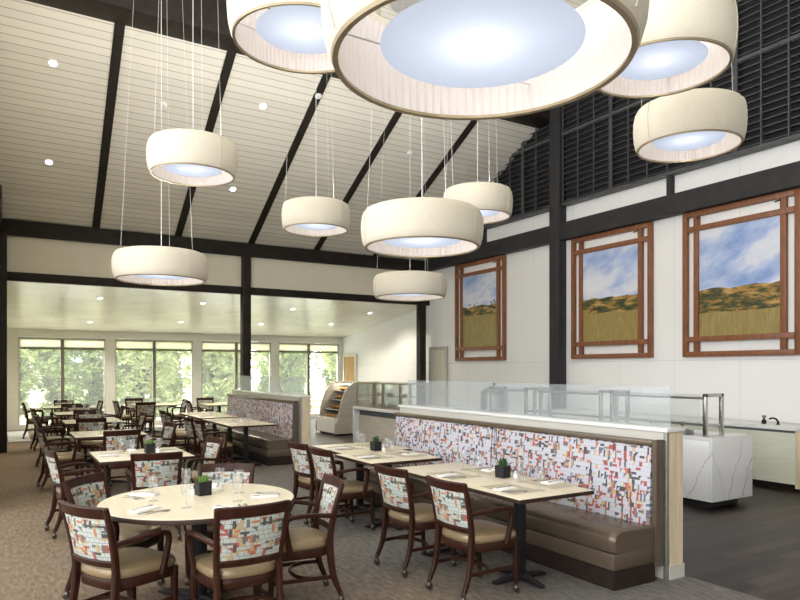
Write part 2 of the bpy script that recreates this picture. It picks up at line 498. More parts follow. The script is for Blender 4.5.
# ------------------------------------------------------------------ camera
F = 663.0
cam = bpy.data.cameras.new('camera'); co = bpy.data.objects.new('camera', cam); col.objects.link(co)
H = 1.68
co.location = (0, 0, H); co.rotation_euler = (R(90), 0, -R(31.1))
cam.sensor_width = 36; cam.lens = F/800*36; cam.shift_y = 69/800
cam.clip_start = .05; cam.clip_end = 300
scn.camera = co
SA, CA = math.sin(R(31.1)), math.cos(R(31.1))
def at(px, d):
    r = (px-400)/F*d
    return SA*d+CA*r, CA*d-SA*r

# ------------------------------------------------------------------ setting
XW = 10.3           # right wall plane
YB = 15.5           # plane of the posts between dining room and window bay
YW = 21.0           # window wall
XL = -5.0; YF = -4.0
SL = .531
def ceil_z(y): return 7.65 if y < 10.5 else 7.03-(y-11.06)*SL
def annex_z(y): return 3.47-(y-YB)*.128

struct(box('floor', M['floor_wood'], (XL, YF, -.12), (XW+.2, YW+.1, 0)))
carp = struct(box('floor_carpet', M['carpet'], (XL, YF, 0.0), (4.75, YW-.1, .008)))
# sloped ceiling over the rear of the dining room, flat ceiling over its front
b = MB(); y0, y1 = 10.9, YB+.1
b.prism([(y0, ceil_z(11.06)+(11.06-y0)*SL), (y1, ceil_z(y1)), (y1, ceil_z(y1)+.2), (y0, ceil_z(11.06)+(11.06-y0)*SL+.2)], 'x', -.2, XW+.2)
struct(b.build('ceiling', M['ceiling_boards']))
struct(box('ceiling_front', M['ceiling_boards'], (XL, YF, 7.65), (XW+.2, 11.0, 7.85)))
b = MB(); b.prism([(YB, annex_z(YB)), (YW+.3, annex_z(YW+.3)), (YW+.3, annex_z(YW)+.15), (YB, annex_z(YB)+.15)], 'x', -.2, XW+.2)
struct(b.build('ceiling_annex', M['annex_ceiling']))
# right wall
struct(box('wall_right', M['panel_wall'], (XW, YF, 0), (XW+.2, YB+.1, 7.9)))
struct(box('wall_right_annex', M['panel_wall'], (XW, YB+.1, 0), (XW+.2, YW+.2, 3.6)))
# wall band between the two beams above the window bay
struct(box('wall_back', M['cream_paint'], (-.2, YB+.02, 3.6), (XW, YB+.14, 4.45)))
# left: return wall, far left wall with tall openings, front wall with tall openings (behind the camera); unseen openings sized for the daylight they let in
struct(box('wall_left', M['cream_paint'], (-.35, 9.0, 0), (-.12, YW+.2, 7.9)))
struct(box('wall_left_return', M['white_paint'], (XL, 9.0, 0), (-.35, 9.15, 7.9)))
def piers(name, mat, fixed, axis, a0, a1, openings, z0, z1, ztop, th=.2):
    b = MB(); cur = a0
    def put(u0, u1, w0, w1):
        if axis == 'y': b.box((fixed-th, u0, w0), (fixed, u1, w1))
        else: b.box((u0, fixed-th, w0), (u1, fixed, w1))
    for (o0, o1) in openings:
        put(cur, o0, 0, ztop); put(o0, o1, 0, z0); put(o0, o1, z1, ztop); cur = o1
    put(cur, a1, 0, ztop)
    return struct(b.build(name, mat))
lo = [(-3.8,-.4), (-.1,2.8), (3.1,6.0), (6.3,8.8)]
piers('wall_left_side', M['white_paint'], XL, 'y', YF, 9.15, lo, 1.3, 7.4, 7.9)
fo = [(-4.6,-1.6)]
piers('wall_front', M['white_paint'], YF, 'x', XL, XW+.2, fo, .25, 6.6, 7.9)

# dark timber frame
def beam(n, a, b_, m='beam'): return struct(box('trim_%d' % n, M[m], a, b_, bev=.006))
beam(2, (-.12, YB-.10, 4.37), (XW, YB+.12, 4.68))
beam(3, (-.12, YB-.04, 3.46), (XW, YB+.10, 3.64))
beam(4, (-.12, YB-.12, 0), (.12, YB+.10, 4.4))
beam(5, (4.93, YB-.12, 0), (5.13, YB+.10, 4.4))
beam(6, (9.93, YB-.12, 0), (10.12, YB+.08, 3.5))
beam(7, (10.12, YF, 4.40), (XW, YB+.1, 4.76), 'beam_grey_lit')
beam(8, (10.09, 10.23, 0), (XW+.0, 10.53, 7.4), 'beam_grey_lit')
beam(9, (10.09, 4.75, 0), (XW, 5.05, 7.6), 'beam_grey_lit')
beam(10, (-.3, 10.52, 7.03), (XW, 11.06, 7.66))
beam(11, (-.12, 12.6, 4.42), (.03, YB-.1, 4.68))
for k in range(5):
    xt = -.165+1.755*(k+1); xb = .05+1.70*(k+1)
    q = YB-.05
    mb = MB(); P = []
    for (yy, xc) in ((11.0, xt), (q, xb)):
        for zz in (ceil_z(yy)-.03, ceil_z(yy)+.05):
            P += [(xc-.075, yy, zz), (xc+.075, yy, zz)]
    mb.faces(P, [(0,1,5,4),(2,6,7,3),(0,2,3,1),(4,5,7,6),(0,4,6,2),(1,3,7,5)])
    struct(mb.build('trim_%d' % (12+k), M['beam']))
# pale strip above the beam on the right wall with short posts
for k, (u0, u1) in enumerate(((0, 4.75), (5.05, 10.23), (10.53, 15.4))):
    mid = (u0+u1)/2
    struct(box('trim_%d' % (20+k), M['beam_grey_lit'], (10.2, mid-.05, 4.76), (XW, mid+.05, 5.14)))
# louvred screens above
def screen(y0, y1, label):
    root = tag(empty('louver_screen', (XW-.01, (y0+y1)/2, 5.12)), label, 'louver', 'dark louvre screens high on the right wall')
    oy = (y0+y1)/2
    def top(y): return min(7.64, ceil_z(y)+.08) if y > 10.5 else 7.64
    def lim(z):  # furthest y under the ceiling at height z
        return min(y1, 11.06+(7.03-z)/SL+.10) if y1 > 10.6 else y1
    b = MB()
    if y1 > 10.6: b.prism([(y0-oy, 0), (y1-oy, 0), (y1-oy, max(.0, top(y1)-5.12)), (11.1-oy, top(11.1)-5.12), (y0-oy, top(11.1)-5.12)], 'x', -.02, -.005)
    else: b.box((-.02, y0-oy, 0), (-.005, y1-oy, 2.52))
    b.build('backing', M['black'], root)
    b = MB(); z = 5.22
    while z < 7.55:
        u1 = lim(z)
        if u1 > y0+.1:
            b.prism([(-.115, z-5.12-.010), (-.04, z-5.12+.0), (-.04, z-5.12+.012), (-.115, z-5.12+.006)], 'y', y0-oy, u1-oy)
        z += .115
    b.build('slats', M['louver'], root)
    n = int((y1-y0)/.405)
    for k in range(n+1):
        y = y0+.02+(y1-y0-.04)*k/n
        t = top(y)-5.12
        if t < .1: continue
        w = .04 if k in (n//4, n-n//4) else .012
        MB().box((-.145, y-w-oy, 0), (-.115, y+w-oy, t)).build('mullion', M['louver'], root)
    for zz in (5.12, 6.60):
        u1 = lim(zz+.06)
        MB().box((-.15, y0-oy, zz-5.12), (-.025, u1-oy, zz-5.12+.06)).build('rail', M['louver'], root)
screen(.05, 4.73, 'dark louvre screen high on the right wall, nearest bay at the right edge')
screen(5.07, 10.21, 'wide dark louvre screen above the two right landscape pictures')
screen(10.55, 15.4, 'dark louvre screen with sloping top, between the post and the ceiling boards')

# window bay
xs = [.3, 2.76, 5.26, 7.80, 10.28]
for k in range(4):
    xa, xb = xs[k]+.11, xs[k+1]-.11
    w = struct(MB().box((xa, YW-.02, .09), (xb, YW+.10, .15)).build('window_%d' % (k+1), M['window_paint']))
    xm = (xa+xb)/2+(-.02)
    fr = MB()
    for (p, q) in ((xa, xa+.05), (xb-.05, xb)): fr.box((p, YW-.02, .15), (q, YW+.09, 2.56))
    fr.box((xa, YW-.02, 2.50), (xb, YW+.09, 2.56))
    fr.build('window_frame', M['grey_frame'], w)
    MB().box((xm-.04, YW-.03, .15), (xm+.04, YW+.09, 2.52)).build('mullion', M['mullion_dark'], w)
    MB().box((xa, YW-.01, 2.23), (xb, YW+.08, 2.285)).build('transom_bar', M['mullion_dark'], w)
    MB().box((xa+.05, YW+.012, 2.30), (xm-.04, YW+.018, 2.50)).build('blind', M['blind'], w)
    MB().box((xm+.04, YW+.012, 2.30), (xb-.05, YW+.018, 2.50)).build('blind', M['blind'], w)
    MB().box((xa, YW-.01, .56), (xb, YW+.08, .60)).build('lower_rail', M['grey_frame'], w)
    MB().box((xa+.05, YW+.05, .15), (xm-.04, YW+.056, 2.5)).build('pane', M['pane'], w)
    MB().box((xm+.04, YW+.05, .15), (xb-.05, YW+.056, 2.5)).build('pane', M['pane'], w)
for k, x in enumerate(xs):
    struct(box('trim_%d' % (30+k), M['window_paint'], (x-.13 if k else -.12, YW-.06, 0), (x+.13 if k < 4 else XW+.1, YW+.12, 2.58)))
struct(box('wall_window', M['window_paint'], (-.2, YW-.06, 2.57), (XW+.1, YW+.14, 2.95)))
struct(box('baseboard_window', M['window_paint'], (-.2, YW-.05, 0), (XW+.1, YW+.13, .095)))
struct(box('baseboard_left', M['frame_wood'], (-.12, YB+.2, .008), (-.09, YW-.1, .12)))
# doors on the right wall
def door(n, y0, y1, z1, leaf, casing, handle=True):
    d = struct(MB().box((XW-.03, y0, .01), (XW-.005, y1, z1)).build('door_%d' % n, leaf))
    b = MB()
    b.box((XW-.06, y0-.09, .01), (XW-.002, y0, z1+.09)); b.box((XW-.06, y1, .01), (XW-.002, y1+.09, z1+.09)); b.box((XW-.06, y0, z1), (XW-.002, y1, z1+.09))
    b.build('door_frame', casing, d)
    h = MB(); h.cyl((XW-.03, y0+.08, 1.0), (XW-.09, y0+.08, 1.0), .012); h.cyl((XW-.085, y0+.08, 1.0), (XW-.085, y0+.2, 1.0), .011)
    h.build('door_handle', M['steel'], d)
door(1, 14.66, 15.34, 2.2, M['door_cream'], M['grey_frame'])
door(2, 19.95, 20.75, 2.1, M['door_wood'], M['door_cream'])

# ------------------------------------------------------------------ chair
def rrect(w0, w1, d, r_back, n=40):
    """seat outline: front wide, back narrower and rounded. front at +y"""
    pts = []
    for i in range(n):
        a = 2*PI*i/n
        c, s = math.cos(a), math.sin(a)
        e = .42 if s > 0 else .58
        x = math.copysign(abs(c)**e, c); y = math.copysign(abs(s)**e, s)
        w = w0+(w1-w0)*(y+1)/2
        pts.append((x*w/2, y*d/2))
    return pts
def ringz(o, sc, z, dy=0): return [(x*sc, y*sc+dy, z) for x, y in o]
def make_chair():
    root = tag(empty('dining_chair'), '', 'chair', 'patterned wooden dining armchairs')
    o = rrect(.43, .49, .47, .1)
    MB().loft([ringz(o,.96,.415,.01), ringz(o,1,.425,.01), ringz(o,1.01,.445,.01), ringz(o,.97,.468,.01), ringz(o,.86,.480,.01), ringz(o,.5,.486,.01), ringz(o,.1,.487,.01)]).build('seat', M['vinyl_tan'], root)
    MB().loft([ringz(o,.985,.355,.01), ringz(o,1.0,.362,.01), ringz(o,1.0,.405,.01), ringz(o,.98,.414,.01)]).build('seat_frame', M['wood_dark'], root)
    def caster(x, y, leg):
        b = MB()
        b.lathe([(0,.098),(.015,.096),(.017,.07),(.012,.058),(0,.056)], 12, (x, y, 0))
        b.cyl((x-.017, y, .030), (x+.017, y, .030), .0225, 16)
        b.lathe([(0,.064),(.014,.062),(.022,.050),(.0235,.038),(.021,.034),(0,.034)], 14, (x, y, 0))
        b.build('caster', M['caster'], leg)
    for sx in (-1, 1):
        lg = MB().sweep([(sx*.212,.205,.41), (sx*.212,.207,.25), (sx*.208,.215,.075)], (1,0,0), [.046,.042,.030], [.046,.042,.030], 4).build('leg', M['wood_dark'], root)
        caster(sx*.208, .215, lg)
        lg = MB().sweep([(sx*.196,-.205,.46), (sx*.197,-.212,.34), (sx*.200,-.235,.20), (sx*.205,-.285,.075)], (1,0,0), [.036,.036,.034,.028], [.050,.052,.044,.032], 5).build('leg', M['wood_dark'], root)
        caster(sx*.205, -.287, lg)
    b = MB()
    for sx in (-1, 1):
        b.sweep([(sx*.196,-.205,.44), (sx*.200,-.215,.55), (sx*.210,-.245,.70), (sx*.222,-.292,.862)], (1,0,0), [.036,.036,.036,.034], [.048,.044,.038,.030], 5)
    def bow(x, z):   # depth of the curved back
        t = (z-.44)/.42
        y = -.205-.087*t**1.5
        return y-.038*(1-(x/.215)**2)
    for zc, hh, th in ((.832,.072,.026), (.518,.045,.026)):
        wx = .205+.018*(zc-.5)/.35
        b.sweep([(wx*s, bow(wx*s, zc)+.0, zc) for s in (-1,-.66,-.33,0,.33,.66,1)], (0,-.25,1), hh, th, 3)
    b.build('back_frame', M['wood_dark'], root)
    nx, nz = 12, 6
    V = []; Fc = []
    for side in (0, 1):
        for j in range(nz+1):
            z = .535+(.805-.535)*j/nz
            w = .186+.018*(z-.5)/.35
            for i in range(nx+1):
                x = -w+2*w*i/nx
                p = 1-max(abs(i/nx*2-1)**6, abs(j/nz*2-1)**6)
                V.append((x, bow(x, z)+(.004+.012*p)*(1 if side else -1), z))
    K = (nx+1)*(nz+1)
    for j in range(nz):
        for i in range(nx):
            a = j*(nx+1)+i
            Fc.append((a, a+1, a+nx+2, a+nx+1)); Fc.append((K+a, K+a+nx+1, K+a+nx+2, K+a+1))
    for i in range(nx):
        Fc.append((i, K+i, K+i+1, i+1)); a = nz*(nx+1)+i; Fc.append((a, a+1, K+a+1, K+a))
    for j in range(nz):
        a = j*(nx+1); Fc.append((a, a+nx+1, K+a+nx+1, K+a)); a += nx; Fc.append((a, K+a, K+a+nx+1, a+nx+1))
    b = MB(); b.faces(V, Fc, True); b.build('back_panel', M['chair_fabric'], root)
    for sx in (-1, 1):
        MB().sweep([(sx*.207,-.232,.635), (sx*.235,-.14,.650), (sx*.262,-.02,.662), (sx*.268,.085,.655), (sx*.266,.118,.625), (sx*.258,.115,.55), (sx*.246,.085,.395)], (1,0,0), [.026,.034,.042,.042,.036,.034,.032], [.034,.030,.028,.030,.036,.038,.042], 5).build('arm', M['wood_dark'], root)
        MB().sweep([(sx*.202,-.232,.205), (sx*.210,.20,.205)], (1,0,0), .020, .028).build('stretcher', M['wood_dark'], root)
    MB().sweep([(.200,-.09,.205), (.14,-.005,.205), (.0,.03,.205), (-.14,-.005,.205), (-.200,-.09,.205)], (0,0,1), .026, .020, 5).build('stretcher', M['wood_dark'], root)
    return root
chair = make_chair()
CH = []
def put_chair(x, y, deg, label):
    CH.append(place(chair, (x, y, .008), R(deg), label))
def by_back(p, q, label, off=.275):
    """chair from the two ends of its crest rail (left, right as seen from behind)"""
    p = Vector(p); q = Vector(q); d = (q-p).normalized()
    f = Vector((-d.y, d.x)); c = (p+q)/2+f*off
    put_chair(c.x, c.y, math.degrees(math.atan2(-f.x, f.y)), label)
# round table
RT = (1.22, 4.80)
by_back((.335,4.56), (.535,4.17), 'dining armchair at the near left of the round table, pale patterned back towards us')
by_back((1.06,3.84), (1.53,3.86), 'dining armchair nearest the camera, back to us, in front of the round table')
by_back((2.06,4.24), (2.13,4.66), 'dining armchair at the right side of the round table, seen side-on')
by_back((.70,5.65), (.42,5.34), 'dining armchair behind the round table on its left, facing us')
by_back((1.85,5.47), (1.43,5.67), 'dining armchair across the round table from us, only its back top showing')
# long booth tables
by_back((2.76,4.96), (2.79,4.51), 'farther of the two armchairs at the long booth table with the black planter')
by_back((2.79,4.20), (2.81,3.75), 'nearer of the two armchairs at the long booth table, casters in clear view')
by_back((2.78,6.40), (2.81,5.97), 'armchair at the square booth table with its arm and tan seat towards us')
by_back((2.79,7.02), (2.82,6.59), 'armchair farthest along the near booth, beside the end booth table')

# ------------------------------------------------------------------ tables
def ped(root, x, y, foot=.36, r=.038, ang=0):
    MB().box((x-r, y-r, .03), (x+r, y+r, .715), .008).build('column', M['black_metal'], root)
    b = MB()
    for k in range(4):
        a = ang+k*PI/2+PI/4*0
        c, s = math.cos(a), math.sin(a)
        b.sweep([(x+c*.02, y+s*.02, .045), (x+c*foot*.5, y+s*foot*.5, .035), (x+c*foot, y+s*foot, .018)], (-s,c,0), [.09,.065,.05], [.05,.036,.02], 4)
    b.build('base', M['black_metal'], root)
    MB().box((x-.2, y-.2, .712), (x+.2, y+.2, .72)).build('top_plate', M['black_metal'], root)
def rect_table(x0, x1, y0, y1, label, peds=1, rz=0):
    cx, cy = (x0+x1)/2, (y0+y1)/2
    root = tag(empty('dining_table', (cx, cy, .008), rz), label, 'table')
    hx, hy = (x1-x0)/2, (y1-y0)/2
    MB().box((-hx+.004, -hy+.004, .737), (hx-.004, hy-.004, .745), .002).build('tabletop', M['laminate'], root)
    MB().box((-hx, -hy, .712), (hx, hy, .741), .004).build('edge_band', M['table_edge'], root)
    for k in range(peds):
        py = 0 if peds == 1 else (-hy*.52 if k == 0 else hy*.52)
        ped(root, 0 if hx < .5 or rz else -.08, py, .26, .036, PI/4*0)
    return root
TZ = .754
t = tag(empty('round_table', (RT[0], RT[1], .008)), 'large round dining table with cream top and dark edge, in the left foreground', 'table')
MB().lathe([(0,.737),(.662,.737),(.667,.740),(.664,.745),(0,.746)], 96).build('tabletop', M['laminate'], t)
MB().lathe([(0,.705),(.647,.705),(.672,.712),(.674,.730),(.670,.741),(0,.741)], 96).build('edge_band', M['table_edge'], t)
MB().lathe([(0,.03),(.055,.03),(.055,.70),(0,.70)], 24).build('column', M['black_metal'], t)
b = MB()
for k in range(4):
    a = k*PI/2+.5; c, s = math.cos(a), math.sin(a)
    b.sweep([(c*.02, s*.02, .05), (c*.2, s*.2, .042), (c*.4, s*.4, .02)], (-s,c,0), [.11,.08,.055], [.06,.045,.022], 4)
b.build('base', M['black_metal'], t)

rect_table(3.15, 3.90, 3.58, 5.36, 'long cream-topped booth table nearest the camera, at the right of the picture', 2)
rect_table(3.12, 3.97, 5.72, 6.54, 'cream-topped booth table in the middle of the near booth')
rect_table(3.22, 4.10, 6.56, 7.42, 'square booth table at the far end of the near booth, by the oak counter')
rect_table(3.20, 3.98, 10.62, 12.40, 'long booth table nearest on the far booth, on two black posts', 2)
rect_table(3.24, 4.00, 12.66, 14.44, 'long booth table farther along the far booth', 2)
LT = [(1.32,7.68), (1.34,10.42), (1.42,13.0), (1.44,15.55), (1.35,18.25)]
for i, (x, y) in enumerate(LT):
    nm = ('first', 'second', 'third', 'fourth', 'fifth')[i]
    rect_table(x-.47, x+.47, y-.47, y+.47, ('square cream-topped table right behind the round table, with a planter on it' if i == 0 else 'square cream-topped table, %s in the left row counted from the round table' % nm))
    g = 'dining armchair %s the ' + nm + ' left row table, %s'
    if i == 0:
        by_back((1.08,6.72), (1.51,6.65), 'dining armchair with its back to us between the round table and the square table behind')
        put_chair(.72, 7.55, -84, g % ('on the left side of', 'by the open carpet'))
        put_chair(1.87, 7.74, 97, g % ('on the right side of', 'facing left'))
    else:
        put_chair(x-.04+.05*(i%2), y-.77, (6, -20, 4, 24)[i-1], g % ('on the near side of', 'back to us'))
        put_chair(x-.58, y+.02, (-86, -95, -84, -92)[i-1], g % ('on the left side of', 'by the open carpet'))
        put_chair(x+.57, y-.25+.1*i, (98, 92, 86, 95)[i-1], g % ('on the right side of', 'facing left'))
    if i in (2, 3, 4):
        put_chair(x+.05, y+.72, 176, g % ('on the far side of', 'facing us'))
# right of the aisle: chairs along the far booth
put_chair(3.0, 10.78, -92, 'nearest armchair in the row facing the far booth, tan seat showing')
put_chair(2.98, 11.40, -88, 'second armchair from the front in the row facing the far booth')
put_chair(2.98, 12.85, -93, 'third armchair from the front in the row facing the far booth')
put_chair(3.0, 13.48, -89, 'farthest armchair in the row facing the far booth')
# window-side tables
rect_table(2.95, 3.95, 17.7, 18.7, 'square table by the middle windows beyond the far booth, its chairs dark against the glass')
put_chair(3.02, 17.28, 3, 'dining armchair with its back to us at the table by the middle windows')
put_chair(3.95, 18.1, 92, 'dining armchair on the right side of the table by the middle windows')
put_chair(3.15, 19.1, 180, 'dining armchair at the far side of the table by the middle windows')
put_chair(2.80, 18.3, -84, 'dining armchair on the left side of the table by the middle windows')
rect_table(4.55, 5.55, 17.0, 18.0, 'square table by the windows behind the far end of the far booth')
put_chair(4.9, 18.45, 176, 'dining armchair facing us at the table behind the far booth end, against the window')
put_chair(5.75, 17.5, 95, 'dining armchair on the right of the table behind the far booth end')
put_chair(4.42, 17.45, -88, 'dining armchair on the left of the table behind the far booth end')

# ------------------------------------------------------------------ booths and low partitions
def booth(y0, y1, where, short):
    root = tag(empty('booth_bench', (4.2, (y0+y1)/2, .008)), 'bronze vinyl booth bench with patterned back, %s' % where, 'bench')
    oy = (y0+y1)/2; X = 4.2
    L0, L1 = y0-oy, y1-oy
    # cushion: rounded front
    def cush(y):
        pr = [(-.21,.275),(-.255,.285),(-.272,.32),(-.275,.38),(-.262,.42),(-.225,.445),(-.15,.455),(.0,.45),(.20,.44),(.20,.275)]
        return [(p[0], y, p[1]) for p in pr]
    def sc(y, k): return [(.0+(x-.0)*k if x < 0 else x, y, .275+(z-.275)*k) for (x, _, z) in cush(y)]
    MB().loft([sc(L0,.9), sc(L0+.02,.97), sc(L0+.05,1), sc(L1-.05,1), sc(L1-.02,.97), sc(L1,.9)]).build('seat_cushion', M['vinyl_bronze'], root)
    MB().box((-.255, L0+.005, .15), (.22, L1-.005, .275), .01).build('seat_base', M['vinyl_bronze'], root)
    MB().box((-.245, L0+.01, 0), (.22, L1-.01, .15)).build('plinth', M['plinth'], root)
    # back pads
    m = 2 if y1-y0 > 3 else 1
    for k in range(m):
        a = L0+.03+(L1-L0-.05)*k/m+.011; c = L0+.03+(L1-L0-.05)*(k+1)/m-.011
        b = MB()
        def slab(y, d): return [(.165+d, y, .43), (.215-d*0+.0, y, 1.055-d), (.24, y, 1.06-d), (.285, y, 1.06-d), (.285, y, .43)]
        b.loft([slab(a,.02), slab(a+.012,.0), slab(c-.012,0), slab(c,.02)])
        b.build('back_pad', M['booth_fabric'], root)
    MB().box((.205, L0+.03, 1.062), (.30, L1, 1.105), .008).build('top_rail', M['vinyl_bronze'], root)
    b = MB(); b.prism([(.205,.12),(.296,.12),(.296,1.112),(.205,1.112)], 'y', L0-.014, L0+.028)
    b.build('end_board', M['piping'], root)
    return root
def partition(y0, y1, where):
    oy = (y0+y1)/2
    root = tag(empty('partition', (4.62, oy, .008)), 'low white divider with pale wood end and glass screen, %s' % where, 'partition')
    L0, L1 = y0-oy, y1-oy
    MB().box((-.10, L0+.02, 0), (.10, L1-.02, 1.165)).build('core', M['partition_white'], root)
    MB().box((-.075, L0, .0), (.095, L0+.02, 1.165)).build('end_panel', M['maple'], root)
    MB().box((-.108, L0-.003, 0), (-.078, L0+.03, 1.17), .003).build('corner_trim', M['trim_metal'], root)
    MB().box((-.08, L0-.012, 0), (.10, L0, .11)).build('kick_board', M['partition_white'], root)
    MB().box((-.115, L0-.01, 1.168), (.115, L1, 1.20), .004).build('cap', M['stone_white'], root)
    n = 3
    for k in range(n):
        a = L0+.04+(L1-L0-.10)*k/n+.004; c = L0+.04+(L1-L0-.10)*(k+1)/n-.004
        MB().box((-.005, a, 1.20), (.005, c, 1.525), .001).build('glass_screen', M['frosted'], root)
    return root
booth(3.425, 7.46, 'in the right foreground, the longer in view', 'near')
partition(3.40, 7.52, 'behind the near booth')
booth(10.94, 14.9, 'far one towards the windows', 'far')
partition(10.88, 14.95, 'behind the far booth by the windows')

# ------------------------------------------------------------------ serving area
def island():
    root = tag(empty('serving_island', (7.75, 7.0, 0)), 'white marble serving counter with grey veins and waterfall end, right of the near booth', 'counter')
    y0, y1 = 4.80-7.0, 9.6-7.0
    E1 = .27
    MB().box((-.55, y0, .10), (E1, y0+.04, .86), .003).build('end_panel', M['marble'], root)
    MB().box((-.55, y0+.04, .10), (-.51, y1, .82), .003).build('front_panel', M['marble'], root)
    MB().box((E1-.04, y0+.04, .10), (E1, y1, .82)).build('back_panel', M['marble'], root)
    MB().box((-.55, y0+.04, .82), (E1, y1, .86), .003).build('worktop', M['marble'], root)
    MB().box((-.48, y0+.14, 0), (.18, y1, .10)).build('plinth', M['black'], root)
    MB().box((-.51, y0+.04, .10), (E1-.04, y1, .12)).build('bottom_board', M['black'], root)
island()
def guard(y0, y1, x, z0, zt, label):
    root = tag(empty('sneeze_guard', (x, (y0+y1)/2, z0)), label, 'food guard', 'glass food guards on the serving counters')
    oy = (y0+y1)/2; h = zt-z0
    for y in (y0-oy, y1-oy):
        b = MB()
        b.box((-.185, y-.02, 0), (-.135, y+.02, h), .005); b.box((.135, y-.02, 0), (.185, y+.02, h), .005)
        b.box((-.185, y-.02, h-.04), (.185, y+.02, h), .005); b.box((-.135, y-.012, .12), (.135, y+.012, .15)); 
        b.build('post_frame', M['steel'], root)
    MB().box((-.26, y0-oy+.02, h-.035), (.18, y1-oy-.02, h-.023)).build('glass_shelf', M['guard_glass'], root)
    MB().box((-.215, y0-oy+.03, .12), (-.207, y1-oy-.03, h-.06)).build('front_glass', M['guard_glass'], root)
    MB().box((-.14, y0-oy+.03, h-.07), (-.08, y1-oy-.03, h-.045)).build('heat_lamp', M['steel_dark'], root)
guard(4.93, 6.35, 7.42, .862, 1.38, 'glass and steel food guard at the near end of the marble counter')
guard(6.55, 7.9, 7.42, .862, 1.38, 'second glass food guard along the marble counter, seen through the booth glass')
guard(8.1, 9.0, 7.42, .862, 1.38, 'third glass food guard along the marble counter, behind the booth glass at left')
def kettle(x, y, label):
    root = tag(empty('buffet_kettle', (x, y, .862)), label, 'kettle')
    MB().lathe([(0,0),(.20,0),(.20,.03),(.245,.05),(.25,.36),(.24,.38),(0,.38)], 36).build('body', M['steel_dark'], root)
    MB().lathe([(.245,.382),(.24,.41),(.17,.46),(.06,.49),(0,.495)], 36).build('lid', M['steel'], root)
    MB().lathe([(0,.495),(.02,.495),(.015,.53),(.03,.55),(.02,.57),(0,.575)], 16).build('knob', M['black_plastic'], root)
kettle(7.6, 9.32, 'round grey soup kettle with a domed lid behind the booth glass')
def well(x, y, label):
    root = tag(empty('soup_well', (x, y, .862)), label, 'serving pot', 'brass-knobbed soup pots on the marble counter')
    MB().lathe([(0,0),(.13,0),(.14,.02),(.13,.045),(.06,.06),(0,.062)], 28).build('lid', M['steel_dark'], root)
    MB().lathe([(0,.06),(.016,.06),(.012,.10),(.03,.115),(.034,.135),(.02,.15),(0,.152)], 16).build('knob', M['brass'], root)
well(7.12+.25, 5.32, 'soup pot with brass knob near the steel posts on the marble counter')
well(7.36, 5.78, 'soup pot with brass knob just past the end of the booth glass')

def oak_counter():
    root = tag(empty('oak_counter', (6.9, 11.0, 0)), 'pale stone-topped counter with oak front and grey recess, between the two booths', 'counter')
    y0, y1 = 9.66-11, 12.45-11
    MB().box((-.55, y0, .84), (.55, y1, .90), .004).build('worktop', M['stone_white'], root)
    MB().box((-.55, y1-.06, 0), (.55, y1, .84), .004).build('waterfall_end', M['stone_white'], root)
    MB().box((-.44, y0, .10), (.50, y1-.06, .72)).build('front_panel', M['oak_panel'], root)
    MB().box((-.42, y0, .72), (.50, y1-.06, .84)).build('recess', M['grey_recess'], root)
    MB().box((-.40, y0, 0), (.50, y1-.06, .10)).build('plinth', M['plinth'], root)
oak_counter()
def vitrine(y0, y1, z, label, food):
    x0, x1 = 6.42, 7.05
    oy = (y0+y1)/2; ox = (x0+x1)/2
    root = tag(empty('display_case', (ox, oy, z)), label, 'display case', 'glass display cases on the oak counter')
    hx, hy, h = (x1-x0)/2, (y1-y0)/2, .50
    b = MB()
    for sx in (-1, 1):
        for sy in (-1, 1): b.box((sx*hx-.012, sy*hy-.012, 0), (sx*hx+.012, sy*hy+.012, h))
    for sx in (-1, 1): b.box((sx*hx-.012, -hy, h-.02), (sx*hx+.012, hy, h+.005)); b.box((sx*hx-.012, -hy, 0), (sx*hx+.012, hy, .02))
    for sy in (-1, 1): b.box((-hx, sy*hy-.012, h-.02), (hx, sy*hy+.012, h+.005)); b.box((-hx, sy*hy-.012, 0), (hx, sy*hy+.012, .02))
    b.build('frame', M['rim_bronze'], root)
    MB().box((-hx, -hy, .0), (hx, hy, .015)).build('floor_tray', M['steel_dark'], root)
    MB().box((-hx+.05, -hy+.02, .23), (hx-.02, hy-.02, .238)).build('shelf', M['guard_glass'], root)
    b = MB(); b.box((-hx-.003, -hy, .02), (-hx+.003, hy, h-.02)); b.build('front_glass', M['guard_glass'], root)
    b = MB(); b.box((-hx, -hy-.003, .02), (hx, -hy+.003, h-.02)); b.build('side_glass', M['guard_glass'], root)
    b = MB(); b.box((-hx, hy-.003, .02), (hx, hy+.003, h-.02)); b.build('side_glass', M['guard_glass'], root)
    MB().box((-hx, -hy, h), (hx, hy, h+.008)).build('top_glass', M['guard_glass'], root)
    return root
vitrine(11.68, 12.38, .90, 'glass display case at the left end of the oak counter', 0)
vitrine(11.32, 11.62, .90, 'narrow glass display case between the two wider ones on the oak counter', 0)
vitrine(10.66, 11.26, .90, 'glass display case at the right end of the oak counter, by the near booth', 0)
bn = None
k = 0
